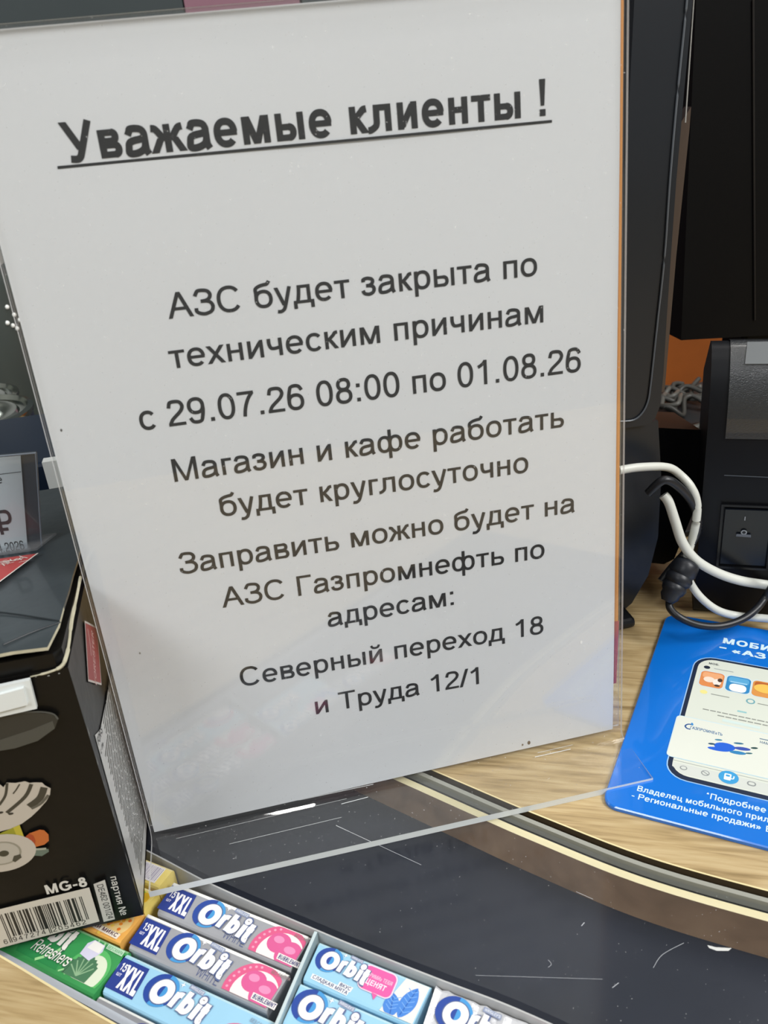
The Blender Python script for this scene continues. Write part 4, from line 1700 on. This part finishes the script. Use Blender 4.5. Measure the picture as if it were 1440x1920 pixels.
    # ---- white price clip stuck on the front
    FT = Matrix(((1, 0, 0, 0), (0, 0, -1, Y0 - .0017), (0, 1, 0, 0), (0, 0, 0, 1)))
    c = FT @ Vector((-.035, .110, 0))
    b = MB()
    wp = mat('white_clip', 'd9dedd', 0.35)
    pts = [(-33.5,116.1), (-13.8,116.8), (-14.4,105.5), (-36.8,104.6)]
    b.prism([FT @ Vector((x * .001, z * .001, .0016)) for x, z in pts], FT.to_3x3() @ Vector((0, 0, -.0016)), wp)
    cl = b.build('plastic_clip', None, label='white plastic clip stuck on the front of the black box', category='clip')
    b = MB()
    pts = [(-34.4,113.1), (-16.0,115.0), (-16.4,108.4), (-36.1,106.8)]
    b.prism([FT @ Vector((x * .001, z * .001, .0028)) for x, z in pts], FT.to_3x3() @ Vector((0, 0, -.0013)), wp)
    b.build('raised_pad', cl)
    # ---- side print
    SD = Matrix(((0, 0, 1, X1 + .00012), (1, 0, 0, 0), (0, 1, 0, 0), (0, 0, 0, 1)))
    P = Print(SD, .00005)
    P.poly([(-38.6, 3), (60, 3), (60, 72), (5, 74.5), (-24, 78.0), (-30, 81), (-33.5, 83), (-36.0, 50)], 'b4b4b1', 1, .25)
    for k in range(32):
        zz = 75 - k * 2.15
        xx = -26 - (k % 4) * .8 if k > 2 else -18
        while xx < 55:
            w = random.uniform(5, 14)
            P.poly([(xx, zz), (xx + w, zz), (xx + w, zz + .85), (xx, zz + .85)], '4a4a45', 2)
            xx += w + 1.0
    P.text('FOR-S', (-33.0, 77.6), (-22.5, 75.4), 2.9, '1e1e1c', 3, 110)
    P.text('с пь', (-33.0, 73.6), (-26, 72.6), 2.2, '1e1e1c', 3, 90)
    red = [(-2.6, 111), (14, 97.5), (-5.0, 83.5), (-22, 97.7)]
    P.poly(red, 'b8b0aa', 2)
    P.poly([(x * .93 - .3, (z - 97.4) * .93 + 97.4) for x, z in red], '8a3a3a', 3)
    P.text('FORESTER', (-12.5, 88.5), (5, 101), 3.2, 'c9a8a2', 4, 100)
    P.strip([(-8, 99), (-4, 103), (-2, 107)], .6, 'c9a8a2', 4)
    P.build('side_print', th, label='grey side panel with small print and red badge')
    # ---- badge on the lid
    TT = Matrix.Translation((0, 0, .12655))
    # lid slopes down towards the back
    sl = math.atan(-0.0085 / 0.153)
    TT = Matrix.Translation((0, Y0, .1277)) @ Matrix.Rotation(sl, 4, 'X')
    P = Print(TT, .00005)
    r0 = [(-60, 25), (-17.5, 44), (-60, 95)]
    return th


bx = black_box()


# lid badge and price tag
def lidz(y):
    return 0.1275 - 0.0085 * max(0, (y + .0413) / .1533) ** .8


def lid_badge():
    b = MB()
    pts = [(-0.02067,0.03377,0.12280), (-0.03153,0.01187,0.12470), (-0.03872,-0.00154,0.12600), (-0.04728,0.03528,0.12280), (-0.03628,0.03508,0.12260)]
    pts = [(x, y, lidz(y) + .0009) for x, y, z in pts]
    b.poly(pts, mat('badge_red', 'b0413f', 0.35))
    edge = [pts[0], pts[1], pts[2]]
    for a, c in zip(edge, edge[1:]):
        d = (Vector(c) - Vector(a)).normalized()
        nn = Vector((-d.y, d.x, 0)) * .0006
        up = Vector((0, 0, .0002))
        b.poly([Vector(a) + up, Vector(c) + up, Vector(c) + up + nn, Vector(a) + up + nn], mat('badge_white', 'd9d4cc', 0.4))
    for k in range(26):
        x = random.uniform(-.0300, -.0215) - .001
        t = random.random()
        base = (-0.03004,0.02932,0.12350)
        q = (base[0] + random.gauss(0, .0025), base[1] + random.gauss(0, .0016))
        z = lidz(q[1]) + .0012
        a = random.uniform(0, 3.1)
        dx, dy = .0016 * math.cos(a), .0010 * math.sin(a)
        b.poly([(q[0] - dx, q[1] - dy, z), (q[0] + dx, q[1] + dy, z), (q[0] + dx + .0002, q[1] + dy + .0003, z), (q[0] - dx + .0002, q[1] - dy + .0003, z)], mat('badge_white', 'd9d4cc', 0.4))
    b.build('lid_badge', bx, recalc=False, label='red badge with white script on the lid')


lid_badge()


def price_tag():
    y = 0.045
    fr = Matrix(((1, 0, 0, 0), (0, 0, -1, y), (0, 1, 0, 0), (0, 0, 0, 1)))
    c = (-0.03234,0.04500,0.11693)
    th = thing('price_tag', 'grey price tag holder with white label standing on the black box lid', 'price tag', (c[0], y, lidz(y) + .0008))
    dark = mat('tag_grey', '3f464e', 0.35, coat=0.3)
    q = lambda v, w=0.0: Vector((v[0], y - w, v[2]))
    TL, TR, BR, BL = (-0.04361,0.04500,0.16309), (-0.01314,0.04500,0.16094), (-0.02177,0.04500,0.11729), (-0.05669,0.04500,0.11841)
    b = MB()
    b.prism([q(TL), q(TR), q(BR), q(BL)], (0, .0016, 0), dark)
    b.build('backing', th, label='dark grey backing plate')
    b = MB()
    a1, a2, a3, a4 = (-0.04374,0.04500,0.16267), (-0.01889,0.04500,0.16103), (-0.02704,0.04500,0.11884), (-0.05608,0.04500,0.12050)
    b.prism([q(a1, .0007), q(a2, .0007), q(a3, .0007), q(a4, .0007)], (0, .0005, 0), mat('label_white', 'e3ecec', 0.5))
    b.build('label_card', th, label='white price label')
    P = Print(Matrix(((1, 0, 0, 0), (0, 0, -1, y - .0008), (0, 1, 0, 0), (0, 0, 0, 1))), .00004)
    mm = lambda v: (v[0] * 1000, v[2] * 1000)
    P.line(mm((-0.04007,0.04500,0.15510)), mm((-0.02044,0.04500,0.15434)), .25, '4a5054', 1)
    P.text('е', mm((-0.02992,0.04500,0.15102)), mm((-0.02815,0.04500,0.15093)), 3.4, '25292c', 1, 90)
    P.text('₽', mm((-0.03640,0.04500,0.12949)), mm((-0.02913,0.04500,0.12904)), 10.6, '25292c', 1, 105)
    P.text('4.2026', mm((-0.03769,0.04500,0.12171)), mm((-0.02742,0.04500,0.12139)), 4.0, '25292c', 1, 90)
    P.build('lettering', th)
    b = MB()
    b.poly([q(TL, .0014), q(TR, .0014), q(BR, .0014), q(BL, .0014)], M_FILM)
    rim = mat('tag_rim', '8d96a0', 0.25)
    for s, e in ((TL, TR), (TR, BR), (BR, BL)):
        b.tube([q(s, .0007), q(e, .0007)], .0004, rim, seg=6)
    b.build('clear_cover', th, recalc=False)
    # clear foot
    b = MB()
    f1 = (BR[0] + .0002, y, BR[2] + .001)
    zf = lidz(y - .02) + .0012
    b.prism([(BR[0] + .0065, y + .004, lidz(y) + .0012), (BR[0] + .0005, y - .008, lidz(y) + .0013), (BR[0] - .03, y - .006, lidz(y) + .0013), (BR[0] - .03, y + .006, lidz(y) + .0012)], (0, 0, .0008), clear_mat('foot_clear', (.92, .93, .95), .03, 1.5, haze=.08))
    b.build('foot', th, label='clear plastic foot')


price_tag()


# ================================================================== BEHIND THE BOX
def can(x, y, z0, r, h, label, body, grp='metal tins behind the black box'):
    th = thing('metal_tin', label, 'tin', (x, y, z0), None, grp)
    b = MB()
    b.lathe((x, y, z0), [(0, 0), (r * .96, 0), (r, .003), (r, h - .004), (r * .97, h)], body)
    b.build('tin_body', th, smooth=True, auto=40)
    lid = mat('chrome_lid', 'b9bdb6', 0.16, metal=1.0)
    b = MB()
    b.lathe((x, y, z0 + h), [(r * 1.0, -.003), (r * 1.03, -.001), (r * 1.03, .0015), (r * .95, .0025), (r * .92, -.001), (r * .80, -.0012), (r * .76, .0006), (r * .5, .0006), (r * .45, -.0008), (0, -.0008)], lid)
    b.build('tin_lid', th, smooth=True, auto=40, label='shiny metal lid')


navy = mat('navy_tin', '1b2636', 0.35, noise=0.15, nscale=20)
greyt = mat('grey_tin', '2b3232', 0.35, noise=0.15, nscale=20)
can(-0.109, 0.305, 0.0, .040, .101, 'navy tin with shiny metal lid just above the price tag', navy)
can(-0.1345, 0.395, 0.0, .038, .0865, 'dark grey tin with shiny lid standing behind the navy tin', greyt)
# dark jar behind the tins; its white balls paint bright highlights
th = thing('dark_jar', 'tall dark glossy jar with white highlights behind the tins', 'jar', (-0.150, 0.50, 0.0))
sh = MB()
sh.box(-1.0, 0.12, 0.44, 0.75, -0.05, 0.0, mat('rear_shelf', '33383a', 0.5))
sh.build('rear_shelf', None, label='dark shelf behind the counter carrying the jar', category='shelf')
b = MB()
b.lathe((-0.150, 0.50, 0.0005), [(0, 0), (.06, 0), (.062, .004), (.062, .150), (.052, .165), (.045, .168)], mat('jar_dark', '3a403d', 0.3, noise=.2, nscale=15))
b.build('jar_body', th, smooth=True, auto=40)
b = MB()
b.lathe((-0.150, 0.50, 0.168), [(.047, -.002), (.047, .02), (.044, .023), (0, .023)], mat('jar_cap', 'a9aba6', 0.4))
b.build('jar_cap', th, smooth=True, auto=40, label='light grey cap')
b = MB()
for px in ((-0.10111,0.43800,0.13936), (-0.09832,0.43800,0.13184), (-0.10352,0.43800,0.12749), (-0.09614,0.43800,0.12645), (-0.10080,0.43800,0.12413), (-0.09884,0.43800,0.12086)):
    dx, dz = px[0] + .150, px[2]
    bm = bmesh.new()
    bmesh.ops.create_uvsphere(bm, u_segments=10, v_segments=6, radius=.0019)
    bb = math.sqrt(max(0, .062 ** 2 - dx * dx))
    b.addbm(bm, mat('highlight_white', 'f4f6f2', 0.2), Matrix.Translation((px[0], .50 - bb, dz)))
b.build('highlight_dots', th, smooth=True, label='white dots painting bright highlights on the jar')
# second carton and white card behind the box
b = MB()
b.box(-0.12, -0.006, 0.150, 0.235, 0.0004, 0.118, navy, bevel=.002)
b.build('navy_carton', None, label='plain navy carton standing right behind the black box', category='box')
b = MB()
wc = (-0.03212,0.14500,0.10983)
b.box(wc[0] - .002, wc[0] + .020, 0.140, 0.146, 0.0004, wc[2] + .012, mat('white_card', 'd9ddda', 0.5))
b.build('white_card', None, label='small white card standing between the black box and navy carton', category='card')


# ================================================================== RIGHT SIDE: DISPLAY, PANEL, PRINTER
def display():
    y = 0.088
    th = thing('customer_display', 'black upright display with rounded screen corner just right of the notice', 'display', (.25, y + .01, 0.0004))
    body = mat('display_black', '191d23', 0.38, noise=.08, nscale=20)
    q = lambda x, z, w=0.0: (x, y - w, z)
    b = MB()
    HR = [(0.26718,0.08800,0.11425), (0.26967,0.08800,0.12087), (0.27046,0.08800,0.13721), (0.27062,0.08800,0.16344), (0.27101,0.08800,0.19308), (0.27162,0.08800,0.22537), (0.27289,0.08800,0.25954), (0.27450,0.08800,0.29495), (0.27485,0.08800,0.30612)]
    out = [(.222, .113), (.262, .1115)] + [(v[0], v[2]) for v in HR] + [(.2500, HR[-1][2]), (.2490, .30), (.2478, .25), (.2440, .19), (.236, .15), (.222, .13)]
    b.prism([q(x, z) for x, z in out], (0, .016, 0), body)
    b.build('housing', th)
    b = MB()
    side = mat('bezel_reflection', '4a3d34', 0.4)  # brown colour paints a reflection on the black display's side
    pr_ = [(.2705, .130), (.2760, .36)]
    b.prism([Vector(v) for v in ((0.27358,0.09600,0.12467), (0.27590,0.09600,0.12431), (0.27805,0.09600,0.19093), (0.28092,0.09600,0.24595), (0.28107,0.09600,0.25454), (0.27505,0.09600,0.24652), (0.27317,0.09600,0.19153))], (0, .006, 0), side)
    b.build('side_strip', th, label='side strip with a brown-grey reflection put into its colour')
    # screen outline: thin lighter line with a rounded lower corner
    b = MB()
    ln = [(0.27127,0.08740,0.30630), (0.27158,0.08740,0.29512), (0.26961,0.08740,0.25984), (0.26823,0.08740,0.22578), (0.26752,0.08740,0.19361), (0.26552,0.08740,0.16173), (0.26368,0.08740,0.13301), (0.26246,0.08740,0.12360), (0.25933,0.08740,0.11798), (0.25492,0.08740,0.11561), (0.24759,0.08740,0.11624)]
    b.tube(ln, .00045, mat('screen_line', '5b6066', 0.3), seg=6)
    b.build('screen_outline', th, label='thin grey screen outline')
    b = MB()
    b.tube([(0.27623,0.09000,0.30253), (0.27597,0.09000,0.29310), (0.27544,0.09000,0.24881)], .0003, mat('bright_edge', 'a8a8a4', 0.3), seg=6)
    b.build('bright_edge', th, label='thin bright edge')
    # neck and base
    b = MB()
    pts = [(.222, .115), (.2700, .112), (.2735, .08), (.2735, .045), (.2690, .022), (.2600, .006), (.2530, .0008), (.222, .0008)]
    b.prism([q(x, z, -.002) for x, z in pts], (0, .04, 0), body)
    b.build('stand', th)
    b = MB()
    b.box(.195, .2555, .075, .150, .0005, .006, body, bevel=.002)
    b.build('base', th)


display()


def rear_monitor():
    y = 0.21
    th = thing('cash_register_monitor', 'large black monitor back behind the label printer at the right edge', 'monitor', (.42, y, 0.0004))
    b = MB()
    q = lambda v: Vector((v[0], y, v[2]))
    pts = [q((0.34703,0.21000,0.11182)), q((0.45446,0.21000,0.10218)), q((0.41974,0.21000,0.33143)), q((0.34279,0.21000,0.33610))]
    b.prism(pts, (0, .022, 0), mat('monitor_black', '060607', 0.5, spec=0.12, noise=.1, nscale=10))
    b.build('monitor_shell', th)
    b = MB()
    b.tube([q((0.37690,0.21000,0.29734)) + Vector((0, -.0006, 0)), q((0.39698,0.21000,0.11792)) + Vector((0, -.0006, 0))], .0006, mat('seam', '120e0c', .5), seg=6)
    b.build('seam', th)
    b = MB()
    b.box(.405, .45, y + .022, y + .05, .0095, .2, MATS['monitor_black'], bevel=.003)
    b.build('stand_neck', th)
    b = MB()
    b.box(.385, .50, y - .01, y + .10, .0044, .0095, MATS['monitor_black'], bevel=.002)
    b.build('stand_base', th)


rear_monitor()


def printer():
    T = Matrix.Translation((0.290, 0.0775, 0)) @ Matrix.Rotation(math.radians(-27), 4, 'Z')
    Wd = .105
    th = thing('label_printer', 'black label printer with power switch, standing behind the blue mat', 'printer', T @ Vector((Wd / 2, .03, .0004)))
    body = mat('printer_black', '0a0c11', 0.45, spec=0.25, noise=.1, nscale=60)
    shiny = mat('printer_textured', '1c1f23', 0.27, bump=.00022, bscale=1700, spec=1.0, coat=0.6)
    L = lambda x, y, z: T @ Vector((x, y, z))
    sec = [(.003, .0008), (0, .004), (0, .106), (.001, .120), (.004, .132), (.008, .140), (.013, .1455), (.018, .1475), (.025, .146), (.060, .120), (.060, .0008)]
    b = MB()
    b.grid([[L(0, y, z) for y, z in sec], [L(Wd, y, z) for y, z in sec]], body, closed=True)
    b.poly([L(0, y, z) for y, z in sec], body)
    b.poly([L(Wd, y, z) for y, z in sec][::-1], body)
    b.build('housing', th, smooth=True, auto=50)
    b = MB()
    sh_ = [(-.0006, .104), (-.0005, .110), (.0004, .1205), (.0034, .1325), (.0076, .1406), (.0127, .1462), (.0178, .1482), (.0252, .1467), (.058, .1215)]
    b.grid([[L(.0085, y, z) for y, z in sh_], [L(Wd, y, z) for y, z in sh_]], shiny)
    b.build('textured_cover', th, smooth=True, label='speckled glossy cover')
    b = MB()
    pl = [(.0150, .0062, .1400), (.0400, .0062, .1400), (.0400, .0140, .1485), (.0160, .0140, .1485)]
    b.prism([L(*q) for q in pl], T.to_3x3() @ Vector((0, .0012, -.0014)), mat('grey_sticker', '6c7072', 0.4))
    b.build('grey_plate', th, label='grey plate on the cover')
    mm = lambda v, w=0.0: L(v[0] * .001, w, v[1] * .001)
    b = MB()
    b.tube([mm((9.6,84.0), -.0001), mm((68.4,82.8), -.0001)], .0003, mat('printer_seam', '3a3f45', 0.4), seg=6)
    b.build('seam', th)
    p1, p2 = (10.7,67.0), (34.0,32.0)
    xa, xb, za, zb = p1[0] * .001, p2[0] * .001, p2[1] * .001, p1[1] * .001
    b = MB()
    fr_ = mat('switch_frame', '07080b', 0.35)
    for x0_, x1_, z0_, z1_ in ((xa - .0012, xa, za, zb), (xb, xb + .0012, za, zb), (xa - .0012, xb + .0012, zb, zb + .0012), (xa - .0012, xb + .0012, za - .0012, za)):
        b.box(x0_, x1_, -.0014, .0002, z0_, z1_, fr_, tf=T)
    b.build('switch_frame', th)
    b = MB()
    rk = mat('rocker_black', '0c1017', 0.3)
    b.prism([L(xa + .0008, -.0003, za + .001), L(xa + .0008, -.0024, zb - .001), L(xa + .0008, .0002, zb - .001), L(xa + .0008, .0002, za + .001)], T.to_3x3() @ Vector((xb - xa - .0016, 0, 0)), rk)
    b.build('power_switch', th, label='black rocker power switch')
    P = Print(T @ Matrix(((1, 0, 0, 0), (0, 0, -1, -.0026), (0, 1, 0, 0), (0, 0, 0, 1))), .00004)
    c1 = (21.1,61.4)
    P.line((c1[0], c1[1] - 1.1), (c1[0], c1[1] + 1.1), .4, '9a9fa6', 1)
    c2 = (21.3,53.4)
    P.disc(c2, 1.5, 1.4, '8a9096', 1, n=16)
    P.disc(c2, .9, .8, '0c1017', 2, n=12)
    P.poly([(c2[0] - 3.6, c2[1] - 2.5), (c2[0] + 3.6, c2[1] - 2.7), (c2[0] + 3.4, c2[1] - 1.2), (c2[0] - 3.4, c2[1] - 1.0)], '5a5f68', 1)
    P.build('switch_marks', th, label='grey switch marks')


printer()


# ================================================================== CABLES
def cable(name, label, pts, r, m_, grp=None, plug=None):
    b = MB()
    b.tube(pts, r, m_, seg=12)
    return b.build(name, None, smooth=True, auto=60, label=label, category='cable', group=grp)


whitec = mat('white_cable', 'd6d8d0', 0.4)
blackc = mat('black_cable', '16181d', 0.4)
cable('power_cable', 'thick white cable curving over the blue mat towards the lower right', [(0.26540,0.07200,0.07959), (0.26742,0.07000,0.07598), (0.27045,0.06800,0.06557), (0.27421,0.06600,0.05363), (0.28116,0.06400,0.04332), (0.29260,0.06200,0.03449), (0.30549,0.06000,0.02812), (0.32147,0.05800,0.02301), (0.33735,0.03200,0.02851)], .0025, whitec, 'white cables beside the printer')
cable('power_cable', 'white cable lying behind the black plug, lower end at the mat', [(0.24005,0.07000,0.09829), (0.25161,0.07100,0.09754), (0.26680,0.07300,0.09406), (0.27480,0.07400,0.08818), (0.27936,0.07000,0.08176), (0.28235,0.06900,0.07277), (0.28237,0.06900,0.06067), (0.28167,0.07100,0.04895), (0.27819,0.06800,0.04113), (0.27896,0.06600,0.03152), (0.28433,0.06300,0.02141), (0.29330,0.06000,0.01271), (0.30476,0.05800,0.00777), (0.31646,0.05000,0.00855), (0.33213,0.03000,0.01449)], .0021, whitec, 'white cables beside the printer')
cable('signal_cable', 'black cable looping from the round plug over the blue mat', [(0.26682,0.06200,0.02509), (0.26493,0.05800,0.02142), (0.26808,0.05300,0.01798), (0.27707,0.05000,0.01333), (0.28856,0.04900,0.01075), (0.30107,0.05000,0.01129), (0.31166,0.05300,0.01434), (0.31899,0.05600,0.02014), (0.31878,0.04600,0.04236)], .0019, blackc)
cable('signal_cable', 'black cable draped between the display stand and the printer', [(0.25701,0.07200,0.08200), (0.26357,0.06900,0.08940), (0.27242,0.06900,0.08345), (0.28159,0.07000,0.07096), (0.28488,0.07100,0.05767), (0.28097,0.07200,0.04542), (0.27317,0.07200,0.03678), (0.26592,0.07000,0.03034)], .0022, blackc)
# round plug
a, c = Vector((0.27847,0.06600,0.04279)), Vector((0.26404,0.06000,0.02429))
b = MB()
d = (c - a)
prof = [(0, .0030), (.06, .0046), (.12, .0050), (.30, .0052), (.36, .0046), (.42, .0052), (.52, .0050), (.58, .0042), (.64, .0048), (.74, .0044), (.80, .0036), (.88, .0036), (1.0, .0022)]
rot = Vector((0, 0, 1)).rotation_difference(d.normalized()).to_matrix().to_4x4()
tf = Matrix.Translation(a) @ rot
b.lathe((0, 0, 0), [(0, 0)] + [(r * 1.35, t * d.length) for t, r in prof] + [(0, d.length)], mat('plug_black', '1b1e25', 0.42), seg=24, tf=tf)
b.build('round_plug', None, smooth=True, auto=50, label='ribbed black round plug by the display stand', category='plug')
b = MB()
b.prism([Vector(q) for q in ((0.27255,0.12000,0.09766), (0.31175,0.12000,0.08933), (0.31453,0.12000,0.03992), (0.31042,0.12000,0.03726), (0.30088,0.12000,0.00984), (0.29461,0.12000,0.00750), (0.27593,0.12000,0.01345))], (0, .03, 0), mat('adapter_black', '0e1013', .45))
b.build('power_adapter', None, label='black power adapter block wedged between display and label printer', category='adapter')
# wires further back
gw_ = mat('grey_wire', '4e4d48', 0.5)
cable('grey_wire', 'thin grey rod-like wire slanting up behind the notice edge', [(0.30228,0.20000,0.04485), (0.33720,0.21000,0.04571), (0.36189,0.22000,0.04485), (0.37275,0.22000,0.04656)], .0022, gw_)
th = thing('cable_bundle', 'tangle of dull grey wires lying at the back of the counter', 'cable bundle', ((0.41753,0.32533,0.00500)[0], .35, .0045))
b = MB()
b.box(.20, .75, .157, .408, .0004, .0042, mat('rubber_black', '15171a', .6), bevel=.001)
b.build('rubber_mat', None, label='black rubber mat along the back edge of the counter', category='mat')
for k in range(9):
    pts = []
    bx_, by_ = random.uniform(.395, .415), random.uniform(.325, .385)
    for t in range(6):
        pts.append((bx_ + t * .011, by_ + .012 * math.sin(t * 1.7 + k), .0068 + .009 * abs(math.sin(t * 1.1 + k * 2))))
    b = MB()
    b.tube(pts, .0020, gw_ if k % 2 else mat('dull_wire', '34332f', .5), seg=8)
    b.build('wire', th, smooth=True)
